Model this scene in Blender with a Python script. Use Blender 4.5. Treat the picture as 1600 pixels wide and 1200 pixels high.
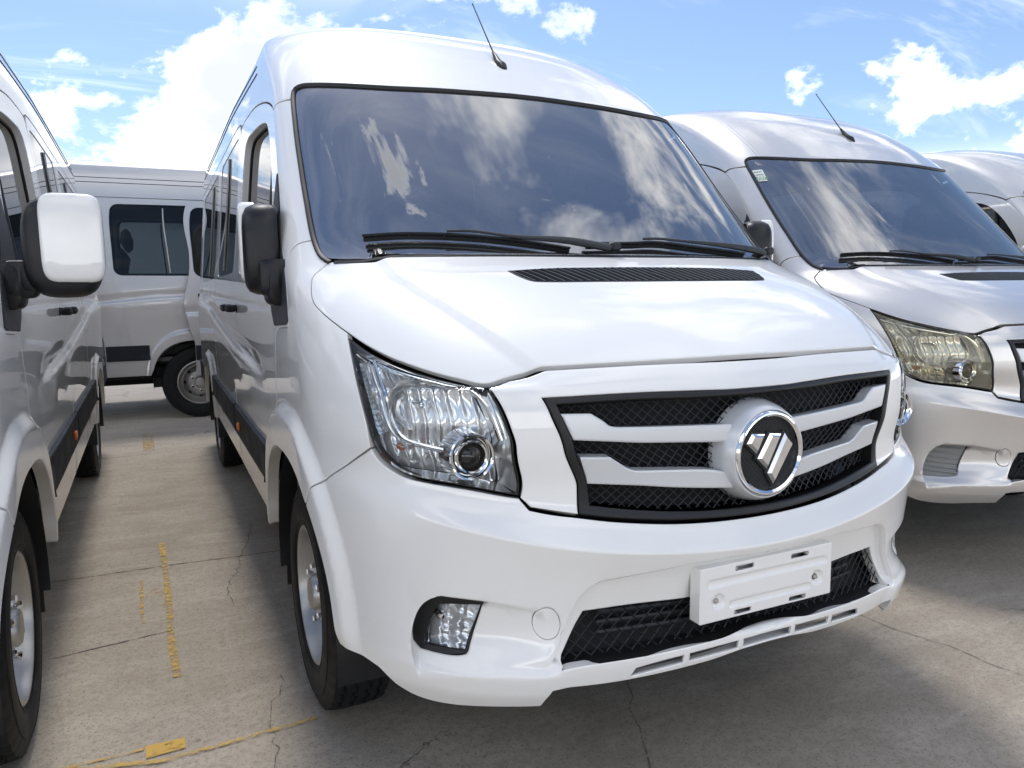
import bpy, math, random
import numpy as np
from mathutils import Vector, Matrix
from mathutils.geometry import delaunay_2d_cdt

for o in list(bpy.data.objects):
    bpy.data.objects.remove(o, do_unlink=True)
scene = bpy.context.scene
col = scene.collection
random.seed(7)
R = math.radians

# ------------------------------------------------------------------ camera
CAM = (-1.3214, -1.3603, 1.2956)
YAW, PITCH, ROLL = 0.44207, -0.12213, -0.01344
LENS = 1170.79 / 1600 * 36
cy_, sy_, cp_, sp_ = math.cos(YAW), math.sin(YAW), math.cos(PITCH), math.sin(PITCH)
fw = Vector((sy_ * cp_, cy_ * cp_, sp_))
rt = Vector((cy_, -sy_, 0))
up = rt.cross(fw)
r2 = rt * math.cos(ROLL) + up * math.sin(ROLL)
u2 = up * math.cos(ROLL) - rt * math.sin(ROLL)
cd = bpy.data.cameras.new('camera')
cam = bpy.data.objects.new('camera', cd)
col.objects.link(cam)
cam.matrix_world = Matrix(((r2.x, u2.x, -fw.x, CAM[0]), (r2.y, u2.y, -fw.y, CAM[1]), (r2.z, u2.z, -fw.z, CAM[2]), (0, 0, 0, 1)))
cd.sensor_width = 36
cd.lens = LENS
cd.clip_start = 0.05
cd.clip_end = 600
scene.camera = cam

# ------------------------------------------------------------------ light
SUN_EL, SUN_AZ = 63.0, 4.0          # degrees; azimuth measured from +Y towards +X
sun_d = bpy.data.lights.new('sun', 'SUN')
sun_d.energy = 1.0
sun_d.angle = R(11)
sun_d.color = (1.0, 0.965, 0.91)
sun = bpy.data.objects.new('sun', sun_d)
col.objects.link(sun)
sdir = Vector((math.sin(R(SUN_AZ)) * math.cos(R(SUN_EL)), math.cos(R(SUN_AZ)) * math.cos(R(SUN_EL)), math.sin(R(SUN_EL))))
sun.rotation_euler = sdir.to_track_quat('Z', 'Y').to_euler()
sun.location = (0, 10, 20)

world = bpy.data.worlds.new('World')
scene.world = world
world.use_nodes = True
wn = world.node_tree
wn.nodes.clear()


class NT:
    """small helper to write node trees as expressions"""
    def __init__(s, tree):
        s.t = tree

    def n(s, kind, **kw):
        nd = s.t.nodes.new(kind)
        for k, v in kw.items():
            setattr(nd, k, v)
        return nd

    def put(s, sock, v):
        if isinstance(v, bpy.types.NodeSocket):
            s.t.links.new(v, sock)
        elif v is not None:
            sock.default_value = v

    def m(s, op, a, b=None, c=None, clamp=False):
        nd = s.n('ShaderNodeMath', operation=op, use_clamp=clamp)
        for i, v in enumerate((a, b, c)):
            if v is not None:
                s.put(nd.inputs[i], v)
        return nd.outputs[0]

    def vm(s, op, a, b=None, scale=None):
        nd = s.n('ShaderNodeVectorMath', operation=op)
        s.put(nd.inputs[0], a)
        if b is not None:
            s.put(nd.inputs[1], b)
        if scale is not None:
            s.put(nd.inputs['Scale'], scale)
        return nd.outputs['Value'] if op in ('DOT_PRODUCT', 'LENGTH', 'DISTANCE') else nd.outputs['Vector']

    def noise(s, vec, scale, detail=4, rough=0.5, dist=0.0, color=False):
        nd = s.n('ShaderNodeTexNoise')
        s.put(nd.inputs['Vector'], vec)
        nd.inputs['Scale'].default_value = scale
        nd.inputs['Detail'].default_value = detail
        nd.inputs['Roughness'].default_value = rough
        nd.inputs['Distortion'].default_value = dist
        return nd.outputs['Color'] if color else nd.outputs[0]

    def ss(s, v, lo, hi, a=0.0, b=1.0):
        nd = s.n('ShaderNodeMapRange', interpolation_type='SMOOTHSTEP')
        s.put(nd.inputs['Value'], v)
        nd.inputs['From Min'].default_value = lo
        nd.inputs['From Max'].default_value = hi
        nd.inputs['To Min'].default_value = a
        nd.inputs['To Max'].default_value = b
        return nd.outputs['Result']

    def mix(s, fac, a, b):
        nd = s.n('ShaderNodeMix', data_type='RGBA')
        s.put(nd.inputs['Factor'], fac)
        s.put(nd.inputs['A'], a) if False else None
        for name, v in (('A', a), ('B', b)):
            sock = [k for k in nd.inputs if k.name == name and k.type == 'RGBA'][0]
            if isinstance(v, tuple) and len(v) == 3:
                v = (*v, 1)
            s.put(sock, v)
        return [k for k in nd.outputs if k.type == 'RGBA'][0]


w = NT(wn)
tc = w.n('ShaderNodeTexCoord')
D = w.vm('NORMALIZE', tc.outputs['Generated'])
sky = w.n('ShaderNodeTexSky', sky_type='NISHITA')
sky.sun_disc = False
sky.sun_elevation = R(SUN_EL)
sky.sun_rotation = R(SUN_AZ)
sky.air_density = 1.0
sky.dust_density = 0.6
sky.ozone_density = 1.6
sep = w.n('ShaderNodeSeparateXYZ')
wn.links.new(D, sep.inputs[0])
dz = w.m('MAXIMUM', sep.outputs['Z'], 0.0)
# a flat cloud deck seen in perspective, plus puffs on the dome
den = w.m('ADD', dz, 0.22)
cmb = w.n('ShaderNodeCombineXYZ')
wn.links.new(w.m('DIVIDE', sep.outputs['X'], den), cmb.inputs[0])
wn.links.new(w.m('DIVIDE', sep.outputs['Y'], den), cmb.inputs[1])
deck = w.noise(w.vm('ADD', cmb.outputs[0], (3.3, 1.7, 0.4)), 0.95, 6, 0.6, 0.6)
puffv = w.vm('MULTIPLY', D, (1.0, 1.0, 1.5))
puff = w.noise(w.vm('ADD', puffv, (0.62, 0.1, 0.3)), 4.6, 7, 0.62, 0.15)
bias = None
for c, rad, amp in (((0.02, .972, .17), 0.20, .19), ((-.075, .965, .225), .085, .17), ((.045, .965, .235), .07, .12), ((.135, .955, .235), .055, .07), ((-.12, .975, .12), .16, .2), ((.10, .975, .13), .16, .22),
                    ((.765, .60, .215), .09, .22), ((.70, .665, .245), .05, .18), ((.74, .63, .23), .055, .19), ((.83, .525, .175), .10, .22), ((.86, .48, .15), .09, .22), ((.30, .90, .325), .08, .10), ((.22, .93, .31), .06, .08)):
    d_ = w.vm('DISTANCE', D, Vector(c).normalized())
    b_ = w.ss(d_, rad * 1.25, rad * 0.25, 0.0, amp)
    bias = b_ if bias is None else w.m('MAXIMUM', bias, b_)
dens1 = w.m('ADD', puff, w.m('SUBTRACT', bias, 0.03))
m1 = w.ss(dens1, 0.575, 0.665)
m2 = w.m('MULTIPLY', w.ss(deck, 0.46, 0.58), w.ss(sep.outputs['Z'], 0.30, 0.48, 0.0, 1.0))
wisp = w.noise(w.vm('MULTIPLY', cmb.outputs[0], (0.7, 2.6, 1.0)), 1.3, 5, 0.65, 0.9)
m3 = w.m('MULTIPLY', w.ss(wisp, 0.52, 0.85), 0.5)
horizon_fill = w.m('MULTIPLY', w.ss(sep.outputs['Z'], 0.175, 0.06), 0.95)  # bright band added round the horizon, mostly out of view, to light the van fronts
veil = w.m('MULTIPLY', w.ss(sep.outputs['Z'], 0.36, 0.62), w.ss(wisp, 0.40, 0.75, 0.0, 0.20))
mask = w.m('MAXIMUM', w.m('MAXIMUM', w.m('MAXIMUM', m1, veil), horizon_fill), w.m('MAXIMUM', m2, m3))
thick = w.m('MULTIPLY', w.ss(w.noise(w.vm('ADD', puffv, (0.62, 0.1, 0.34)), 4.6, 3, 0.55, 0.15), 0.40, 0.62), m1)
thick2 = w.m('MULTIPLY', w.ss(deck, 0.56, 0.72), m2)
ccol = w.mix(w.m('MAXIMUM', w.m('MULTIPLY', thick, 0.95), w.m('ADD', w.m('MULTIPLY', m2, 0.05), w.m('MULTIPLY', thick2, 0.5))), (1.0, 1.0, 1.0), (0.44, 0.465, 0.51))
skyc = w.vm('MULTIPLY', sky.outputs[0], (0.72, 0.755, 0.81))
cl = w.vm('SCALE', ccol, scale=w.m('MULTIPLY_ADD', horizon_fill, 1.0 * 9.5, 9.5))  # added horizon band is brightened beyond the other clouds
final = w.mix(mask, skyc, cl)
bg = w.n('ShaderNodeBackground')
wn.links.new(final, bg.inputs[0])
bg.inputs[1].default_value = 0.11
wo = w.n('ShaderNodeOutputWorld')
wn.links.new(bg.outputs[0], wo.inputs[0])

vs = scene.view_settings
vs.view_transform = 'Standard'
vs.look = 'None'
vs.exposure = 0.92
vs.gamma = 1.0
vs.use_curve_mapping = False
scene.cycles.max_bounces = 6
scene.cycles.diffuse_bounces = 3
scene.cycles.glossy_bounces = 4
scene.cycles.transparent_max_bounces = 10
scene.cycles.caustics_reflective = False
scene.cycles.caustics_refractive = False
scene.cycles.sample_clamp_indirect = 6


# ------------------------------------------------------------------ materials
def mat(name):
    m_ = bpy.data.materials.new(name)
    m_.use_nodes = True
    m_.node_tree.nodes.clear()
    return m_, NT(m_.node_tree)


def principled(name, base, rough=0.5, metal=0.0, coat=0.0, coat_rough=0.03, spec=0.5, bump=None, rough_var=0.0, base_var=0.0, vscale=6.0):
    m_, t = mat(name)
    p = t.n('ShaderNodeBsdfPrincipled')
    o = t.n('ShaderNodeOutputMaterial')
    t.t.links.new(p.outputs[0], o.inputs[0])
    p.inputs['Base Color'].default_value = (*base, 1)
    p.inputs['Roughness'].default_value = rough
    p.inputs['Metallic'].default_value = metal
    p.inputs['Coat Weight'].default_value = coat
    p.inputs['Coat Roughness'].default_value = coat_rough
    p.inputs['Specular IOR Level'].default_value = spec
    co = t.n('ShaderNodeTexCoord').outputs['Object']
    if rough_var:
        nz = t.noise(co, vscale, 6, 0.6)
        t.put(p.inputs['Roughness'], t.ss(nz, 0.3, 0.7, max(0, rough - rough_var), rough + rough_var))
    if base_var:
        nz = t.noise(co, vscale * 0.6, 7, 0.65)
        t.put(p.inputs['Base Color'], t.mix(t.ss(nz, 0.35, 0.7), tuple(c * (1 - base_var) for c in base), base))
    if bump:
        nz = t.noise(co, bump[0], 3, 0.5)
        b = t.n('ShaderNodeBump')
        b.inputs['Strength'].default_value = bump[1]
        b.inputs['Distance'].default_value = bump[2]
        t.put(b.inputs['Height'], nz)
        t.t.links.new(b.outputs[0], p.inputs['Normal'])
    return m_


def paint(name, base, metal=0.0, rough=0.4, dust=0.10, dustcol=(.45, .41, .36)):
    """clear-coated car paint with a film of road dust that thickens in patches and low on the body"""
    m_, t = mat(name)
    p = t.n('ShaderNodeBsdfPrincipled')
    o = t.n('ShaderNodeOutputMaterial')
    t.t.links.new(p.outputs[0], o.inputs[0])
    co = t.n('ShaderNodeTexCoord').outputs['Object']
    n1 = t.noise(co, 2.2, 8, 0.65)
    sp = t.n('ShaderNodeSeparateXYZ')
    t.put(sp.inputs[0], co)
    low = t.ss(sp.outputs['Z'], 0.85, 0.32)
    f = t.m('MULTIPLY', t.m('ADD', t.ss(n1, 0.45, 0.75, 0, dust), t.m('MULTIPLY', low, t.ss(n1, 0.35, 0.7, 0, 0.14))), 1.0)
    t.put(p.inputs['Base Color'], t.mix(f, base, dustcol))
    p.inputs['Metallic'].default_value = metal
    p.inputs['Roughness'].default_value = rough
    p.inputs['Coat Weight'].default_value = 1.0
    p.inputs['Coat IOR'].default_value = 1.55
    t.put(p.inputs['Coat Roughness'], t.m('ADD', 0.012, t.m('MULTIPLY', f, 0.12)))
    fine = t.noise(co, 55, 2, 0.5)
    b = t.n('ShaderNodeBump')
    b.inputs['Strength'].default_value = 0.012
    b.inputs['Distance'].default_value = 0.002
    t.put(b.inputs['Height'], fine)
    t.t.links.new(b.outputs[0], p.inputs['Coat Normal'])
    return m_


def glass(name, tint, ior=1.6, dirt=0.03, rough=0.0, dirtcol=(.5, .48, .45)):
    m_, t = mat(name)
    o = t.n('ShaderNodeOutputMaterial')
    tr = t.n('ShaderNodeBsdfTransparent')
    tr.inputs[0].default_value = (*tint, 1)
    gl = t.n('ShaderNodeBsdfGlossy')
    gl.inputs['Roughness'].default_value = rough
    gl.inputs['Color'].default_value = (1, 1, 1, 1)
    fr = t.n('ShaderNodeFresnel')
    fr.inputs['IOR'].default_value = ior
    mx = t.n('ShaderNodeMixShader')
    t.put(mx.inputs[0], fr.outputs[0])
    t.t.links.new(tr.outputs[0], mx.inputs[1])
    t.t.links.new(gl.outputs[0], mx.inputs[2])
    df = t.n('ShaderNodeBsdfDiffuse')
    df.inputs[0].default_value = (*dirtcol, 1)
    co = t.n('ShaderNodeTexCoord').outputs['Object']
    nz = t.ss(t.noise(co, 3.0, 9, 0.7), 0.4, 0.8, dirt * 0.3, dirt)
    m2_ = t.n('ShaderNodeMixShader')
    t.put(m2_.inputs[0], nz)
    t.t.links.new(mx.outputs[0], m2_.inputs[1])
    t.t.links.new(df.outputs[0], m2_.inputs[2])
    t.t.links.new(m2_.outputs[0], o.inputs[0])
    return m_


M = {}
M['white'] = paint('white_paint', (.82, .808, .785), 0.0, 0.45, 0.06)
M['greysilver'] = paint('grey_silver_paint', (.47, .47, .48), 0.6, 0.4, 0.15)
M['silver'] = paint('silver_paint', (.68, .658, .632), 0.72, 0.38, 0.22)
M['pearl'] = paint('pale_silver_paint', (.70, .68, .655), 0.6, 0.38, 0.22)
M['satin'] = principled('satin_silver_plastic', (.62, .63, .64), 0.32, 0.25, 0.3, 0.1)
M['black'] = principled('black_plastic', (.0075, .008, .0095), 0.42, 0, 0, spec=.4, bump=(420, .25, .0006), rough_var=.06)
M['grey'] = principled('grey_plastic', (.026, .029, .033), 0.5, bump=(420, .2, .0005))
M['slat'] = principled('vent_slat_plastic', (.045, .048, .052), 0.4)
M['strip'] = principled('rub_strip_plastic', (.012, .014, .020), 0.55, spec=.25, rough_var=.06)
M['rubber'] = principled('tyre_rubber', (.0085, .009, .0105), 0.62, spec=.3, rough_var=.08, base_var=.3, bump=(160, .2, .0008))
M['seal'] = principled('rubber_seal', (.006, .006, .007), 0.5)
M['dark'] = principled('dark_cavity', (.006, .006, .007), 0.8)
M['chrome'] = principled('chrome', (.86, .87, .88), 0.05, 1.0)
M['reflector'] = principled('reflector_chrome', (.95, .955, .96), 0.14, 0.55, spec=.9)
M['hlgrey'] = principled('bright_lamp_bezel', (.93, .935, .94), 0.20, 0.75)
M['rim'] = principled('silver_steel', (.50, .49, .47), 0.38, 0.75, rough_var=.08, base_var=.25)
M['frit'] = principled('black_ceramic_border', (.006, .007, .008), 0.35)
M['int'] = principled('cabin_plastic', (.11, .112, .115), 0.6)
M['headliner'] = principled('headliner_fabric', (.38, .38, .37), 0.9)
M['seat'] = principled('seat_fabric', (.26, .265, .275), 0.9, base_var=.3)
M['amber'] = principled('amber_plastic', (.75, .16, .02), 0.25, coat=.5)
M['red'] = principled('red_plastic', (.45, .02, .02), 0.25, coat=.5)
M['trayb'] = M['dark']
M['ws'] = glass('windshield_glass', (.62, .67, .68), 3.9, .06, dirtcol=(.5, .5, .5))
M['tint'] = glass('tinted_glass', (.10, .115, .13), 1.35, .02)
M['clear'] = glass('clear_lens', (.96, .97, .97), 1.35, .02)
M['yellowed'] = glass('yellowed_lens', (.97, .93, .80), 1.4, .30, dirtcol=(.72, .66, .48))
M['dome'] = glass('projector_glass', (.10, .11, .12), 1.6, .0)
M['paper'] = principled('paper', (.75, .75, .72), 0.8)
M['green'] = principled('green_print', (.10, .30, .16), 0.6)
M['grey_cover'] = principled('grey_cover_plastic', (.30, .30, .29), 0.45)
M['navy'] = principled('navy_sheet_metal', (.03, .05, .16), 0.45)
M['concrete_wall'] = principled('grey_render', (.33, .33, .32), 0.85, base_var=.3, vscale=1.5)


# ------------------------------------------------------------------ mesh helpers
def mk(name, V, F, m, parent=None, smooth=True, normals=None, kind=None):
    me = bpy.data.meshes.new(name)
    me.from_pydata([tuple(map(float, v)) for v in V], [], [tuple(int(i) for i in f) for f in F])
    me.update()
    if smooth:
        me.polygons.foreach_set('use_smooth', [True] * len(me.polygons))
    if normals is not None:
        me.normals_split_custom_set_from_vertices([tuple(map(float, n)) for n in normals])
    if m is not None:
        me.materials.append(M[m] if isinstance(m, str) else m)
    o = bpy.data.objects.new(name, me)
    col.objects.link(o)
    if parent is not None:
        o.parent = parent
    if kind:
        o['kind'] = kind
    return o


def empty(name, parent=None, loc=(0, 0, 0)):
    o = bpy.data.objects.new(name, None)
    o.empty_display_size = 0.1
    col.objects.link(o)
    o.location = loc
    if parent is not None:
        o.parent = parent
    return o


class MB:
    def __init__(s):
        s.V, s.F = [], []

    def add(s, V, F):
        b = len(s.V)
        s.V += [tuple(v) for v in V]
        s.F += [tuple(i + b for i in f) for f in F]
        return s

    def box(s, c, h, rz=0.0, bev=0.0):
        """bevelled box: centre, half sizes"""
        hx, hy, hz = h
        b = min(bev, hx * .9, hy * .9, hz * .9)
        pts, idx = [], {}
        ca, sa = math.cos(rz), math.sin(rz)

        def P(x, y, z):
            return (c[0] + ca * x - sa * y, c[1] + sa * x + ca * y, c[2] + z)
        if b <= 0:
            V = [P(sx * hx, sy * hy, sz * hz) for sx in (-1, 1) for sy in (-1, 1) for sz in (-1, 1)]
            F = [(0, 1, 3, 2), (4, 6, 7, 5), (0, 4, 5, 1), (2, 3, 7, 6), (0, 2, 6, 4), (1, 5, 7, 3)]
            return s.add(V, F)
        V = []
        for sx in (-1, 1):
            for sy in (-1, 1):
                for sz in (-1, 1):
                    for k in range(3):
                        q = [sx * (hx - b), sy * (hy - b), sz * (hz - b)]
                        q[k] += (sx, sy, sz)[k] * b
                        idx[(sx, sy, sz, k)] = len(V)
                        V.append(P(*q))
        F = []
        for k in range(3):
            a1, a2 = [i for i in range(3) if i != k]
            for sg in (-1, 1):
                f = []
                for u, v in ((-1, -1), (1, -1), (1, 1), (-1, 1)):
                    q = [0, 0, 0]
                    q[k] = sg
                    q[a1] = u
                    q[a2] = v
                    f.append(idx[(*q, k)])
                flip = (sg > 0) != (k == 1)
                F.append(tuple(f if flip else f[::-1]))
        for k in range(3):      # edges running along axis k
            a1, a2 = [i for i in range(3) if i != k]
            for u in (-1, 1):
                for v in (-1, 1):
                    q0, q1 = [0, 0, 0], [0, 0, 0]
                    q0[k], q1[k] = -1, 1
                    q0[a1] = q1[a1] = u
                    q0[a2] = q1[a2] = v
                    F.append((idx[(*q0, a1)], idx[(*q1, a1)], idx[(*q1, a2)], idx[(*q0, a2)]))
        for sx in (-1, 1):
            for sy in (-1, 1):
                for sz in (-1, 1):
                    F.append(tuple(idx[(sx, sy, sz, k)] for k in range(3)))
        return s.add(V, F)

    def tube(s, pts, rad, n=8, cap=True, flat=1.0):
        pts = [Vector(p) for p in pts]
        rads = rad if isinstance(rad, (list, tuple)) else [rad] * len(pts)
        V, F = [], []
        up_ = None
        for i, p in enumerate(pts):
            d = (pts[min(i + 1, len(pts) - 1)] - pts[max(i - 1, 0)]).normalized()
            if up_ is None:
                up_ = Vector((0, 0, 1)) if abs(d.z) < .9 else Vector((1, 0, 0))
            a = d.cross(up_).normalized()
            b = a.cross(d).normalized()
            up_ = b
            for k in range(n):
                t = 2 * math.pi * k / n
                V.append(p + a * (math.cos(t) * rads[i]) + b * (math.sin(t) * rads[i] * flat))
        for i in range(len(pts) - 1):
            for k in range(n):
                F.append((i * n + k, i * n + (k + 1) % n, (i + 1) * n + (k + 1) % n, (i + 1) * n + k))
        if cap:
            F.append(tuple(range(n))[::-1])
            F.append(tuple((len(pts) - 1) * n + k for k in range(n)))
        return s.add(V, F)

    def lathe(s, prof, n=48, axis='y', c=(0, 0, 0), close=False):
        """prof: (axial, radius) list; axis 'x' or 'y'"""
        V, F = [], []
        for a, r_ in prof:
            for k in range(n):
                t = 2 * math.pi * k / n
                if axis == 'y':
                    V.append((c[0] + r_ * math.cos(t), c[1] + a, c[2] + r_ * math.sin(t)))
                else:
                    V.append((c[0] + a, c[1] + r_ * math.cos(t), c[2] + r_ * math.sin(t)))
        for i in range(len(prof) - 1):
            for k in range(n):
                q = (i * n + k, i * n + (k + 1) % n, (i + 1) * n + (k + 1) % n, (i + 1) * n + k)
                F.append(q)
        if close:
            F.append(tuple(range(n)))
            F.append(tuple((len(prof) - 1) * n + k for k in range(n))[::-1])
        return s.add(V, F)

    def prism(s, poly, y0, y1, bev=0.0, inset=0.0):
        """polygon in (x,z) extruded along y; front (y0) face inset for a chamfer"""
        n = len(poly)
        cx = sum(p[0] for p in poly) / n
        cz = sum(p[1] for p in poly) / n
        q = inset_poly(poly, inset) if inset else poly
        V = [(p[0], y1, p[1]) for p in poly] + [(p[0], y0 + bev, p[1]) for p in poly] + [(p[0], y0, p[1]) for p in q]
        F = [tuple(range(n))]
        for a in (0, n):
            for i in range(n):
                j = (i + 1) % n
                F.append((a + i, a + j, a + n + j, a + n + i))
        F.append(tuple(2 * n + i for i in range(n))[::-1])
        return s.add(V, F)

    def build(s, name, m, parent=None, smooth=True, kind=None, angle=None):
        o = mk(name, s.V, s.F, m, parent, smooth, kind=kind)
        me = o.data
        if smooth:
            # keep hard edges hard
            ang = R(angle if angle is not None else 38)
            me.validate()
            import bmesh
            bm = bmesh.new()
            bm.from_mesh(me)
            bmesh.ops.recalc_face_normals(bm, faces=bm.faces)
            for e in bm.edges:
                if len(e.link_faces) == 2:
                    e.smooth = e.calc_face_angle(0) < ang
            bm.to_mesh(me)
            bm.free()
        return o


def area2(p):
    p = np.asarray(p)
    x, y = p[:, 0], p[:, 1]
    return 0.5 * np.sum(x * np.roll(y, -1) - np.roll(x, -1) * y)


def inset_poly(poly, d):
    p = np.asarray(poly, float)
    sgn = 1.0 if area2(p) > 0 else -1.0
    e = np.roll(p, -1, 0) - p
    L = np.linalg.norm(e, axis=1, keepdims=True)
    e = e / np.maximum(L, 1e-9)
    nrm = np.stack([-e[:, 1], e[:, 0]], 1) * sgn
    pn = np.roll(nrm, 1, 0)
    b = nrm + pn
    bl = np.maximum((b * b).sum(1, keepdims=True), 0.35)
    return [tuple(q) for q in p + b * (2 * d / bl)]


def inpoly(P, poly):
    P = np.asarray(P)
    poly = np.asarray(poly)
    x, y = P[..., 0], P[..., 1]
    ins = np.zeros(x.shape, bool)
    n = len(poly)
    for i in range(n):
        x1, y1 = poly[i]
        x2, y2 = poly[(i + 1) % n]
        if y1 == y2:
            continue
        c_ = ((y1 > y) != (y2 > y)) & (x < (x2 - x1) * (y - y1) / (y2 - y1) + x1)
        ins ^= c_
    return ins


def dpoly(P, poly, closed=True):
    P = np.asarray(P)
    poly = np.asarray(poly, float)
    best = np.full(P.shape[:-1], 1e9)
    n = len(poly)
    for i in range(n if closed else n - 1):
        a, b = poly[i], poly[(i + 1) % n]
        ab = b - a
        L = max(ab @ ab, 1e-12)
        t = np.clip(((P - a) @ ab) / L, 0, 1)
        q = P - a - t[..., None] * ab
        best = np.minimum(best, (q * q).sum(-1))
    return np.sqrt(best)


def sdpoly(P, poly):
    return np.where(inpoly(P, poly), 1, -1) * dpoly(P, poly)


def sm(x):
    x = np.clip(x, 0, 1)
    return x * x * (3 - 2 * x)


def smooth_poly(pts, step=0.012, corner=38.0, closed=True):
    """Catmull-Rom through the points, keeping sharp corners, resampled"""
    p = [np.array(q, float) for q in pts]
    n = len(p)

    def iscorner(i):
        if not closed and i in (0, n - 1):
            return True
        a, b, c = p[(i - 1) % n], p[i], p[(i + 1) % n]
        u, v = b - a, c - b
        lu, lv = np.linalg.norm(u), np.linalg.norm(v)
        if lu < 1e-9 or lv < 1e-9:
            return True
        return math.degrees(math.acos(np.clip(u @ v / lu / lv, -1, 1))) > corner
    cn = [iscorner(i) for i in range(n)]
    out = []
    for i in range(n if closed else n - 1):
        p1, p2 = p[i], p[(i + 1) % n]
        p0 = p[(i - 1) % n] if not cn[i] else 2 * p1 - p2
        p3 = p[(i + 2) % n] if not cn[(i + 1) % n] else 2 * p2 - p1
        L = np.linalg.norm(p2 - p1)
        k = max(1, int(round(L / step)))
        d1 = max(np.linalg.norm(p1 - p0), 1e-9)
        d3 = max(np.linalg.norm(p3 - p2), 1e-9)
        if L < 1e-9:
            continue
        w1, w3 = np.clip(L / d1, .2, 5) ** 1.5, np.clip(L / d3, .2, 5) ** 1.5      # long straight runs stay straight
        m1_ = ((p2 - p1) / L * w1 + (p1 - p0) / d1) / (1 + w1) * L
        m2_ = ((p3 - p2) / d3 + (p2 - p1) / L * w3) / (1 + w3) * L
        for j in range(k):
            t = j / k
            h1 = 2 * t ** 3 - 3 * t ** 2 + 1
            h2 = t ** 3 - 2 * t ** 2 + t
            h3 = -2 * t ** 3 + 3 * t ** 2
            h4 = t ** 3 - t ** 2
            out.append(tuple(h1 * p1 + h2 * m1_ + h3 * p2 + h4 * m2_))
    if not closed:
        out.append(tuple(p[-1]))
    return out


# ------------------------------------------------------------------ the van's body surface
def pchip(xs, ys, x):
    xs = np.asarray(xs, float)
    ys = np.asarray(ys, float)
    x = np.asarray(x, float)
    h = np.diff(xs)
    d = np.diff(ys) / h
    n = len(xs)
    m_ = np.zeros(n)
    for i in range(1, n - 1):
        if d[i - 1] * d[i] > 0:
            w1 = 2 * h[i] + h[i - 1]
            w2 = h[i] + 2 * h[i - 1]
            m_[i] = (w1 + w2) / (w1 / d[i - 1] + w2 / d[i])
    m_[0] = d[0]
    m_[-1] = d[-1]
    i = np.clip(np.searchsorted(xs, x, side='right') - 1, 0, n - 2)
    s = np.clip((x - xs[i]) / h[i], 0, 1)
    h_ = h[i]
    return ys[i] * (1 + 2 * s) * (1 - s) ** 2 + h_ * m_[i] * s * (1 - s) ** 2 + ys[i + 1] * s * s * (3 - 2 * s) + h_ * m_[i + 1] * s * s * (s - 1)


def pw(segs, x):
    x = np.asarray(x, float)
    out = np.zeros_like(x)
    for k, (xs, ys) in enumerate(segs):
        lo = -9 if k == 0 else xs[0]
        hi = 9 if k == len(segs) - 1 else xs[-1]
        out = np.where((x >= lo) & (x <= hi), pchip(xs, ys, x), out)
    return out


# profiles over height: nose line, half width, where the side begins, squareness, row crown, plan flattening, widening
Y0=[([.33,.39,.45,.53,.61,.69],[.02,-.02,-.035,-.02,-.03,-.055]),
    ([.69,.74,.80,.94,1.04,1.09,1.125],[-.055,-.015,.0,.002,.012,.035,.065]),
    ([1.125,1.16,1.24,1.315,1.39],[.065,.11,.25,.42,.62]),
    ([1.39,1.57,1.81,2.04],[.64,.80,1.04,1.28]),
    ([2.04,2.19,2.335,2.44,2.51,2.56],[1.28,1.48,1.71,1.95,2.25,2.9])]
WW=[([.33,.39,.53,.84,1.14,1.39,1.6,1.9,2.05,2.2,2.335,2.44,2.50,2.54,2.56],[.935,.955,.965,.97,.968,.95,.925,.890,.872,.855,.83,.785,.69,.45,.15])]
YE=[([.33,.53,.69,.84,.94,1.04,1.14,1.24,1.39,1.6,2.04,2.3,2.44,2.56],[.64,.68,.70,.72,.74,.76,.78,.86,1.10,1.28,1.64,2.05,2.4,3.15])]
AA=[([.33,.53,.69,.84,.94,1.04,1.14,1.28,1.39,1.7,2.04,2.3,2.56],[2.8,2.9,3.0,2.9,3.2,3.3,3.5,3.7,2.8,2.7,2.9,3.0,2.6])]
KK=[([.33,.48,.61,.69,.76,.84,.98,1.09,1.125,1.23,1.39],[0,0,.10,.165,.12,.05,.0,-.03,-.07,-.04,0])]
QQ=[([.33,.48,.69,.79,.98,1.125,1.23,1.39],[.01,.02,.012,.025,.025,.02,0,0])]
EE=[([.33,1.3,1.9,2.2,2.4,2.56],[0,0,.010,.018,.02,.02])]
YEND=5.75
_vg=np.linspace(.33,2.56,900)
_g=np.exp(-.5*(np.arange(-60,61)*(_vg[1]-_vg[0])/.04)**2); _g/=_g.sum()
_yp=pw(Y0,_vg); _pad=np.concatenate([_yp[0]+(_yp[1]-_yp[0])*np.arange(-60,0),_yp,_yp[-1]+(_yp[-1]-_yp[-2])*np.arange(1,61)])
Y0S=np.convolve(_pad,_g,'valid')
_kp=pw(KK,_vg); KS=np.convolve(np.concatenate([np.full(60,_kp[0]),_kp,np.full(60,_kp[-1])]),_g,'valid')


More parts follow.
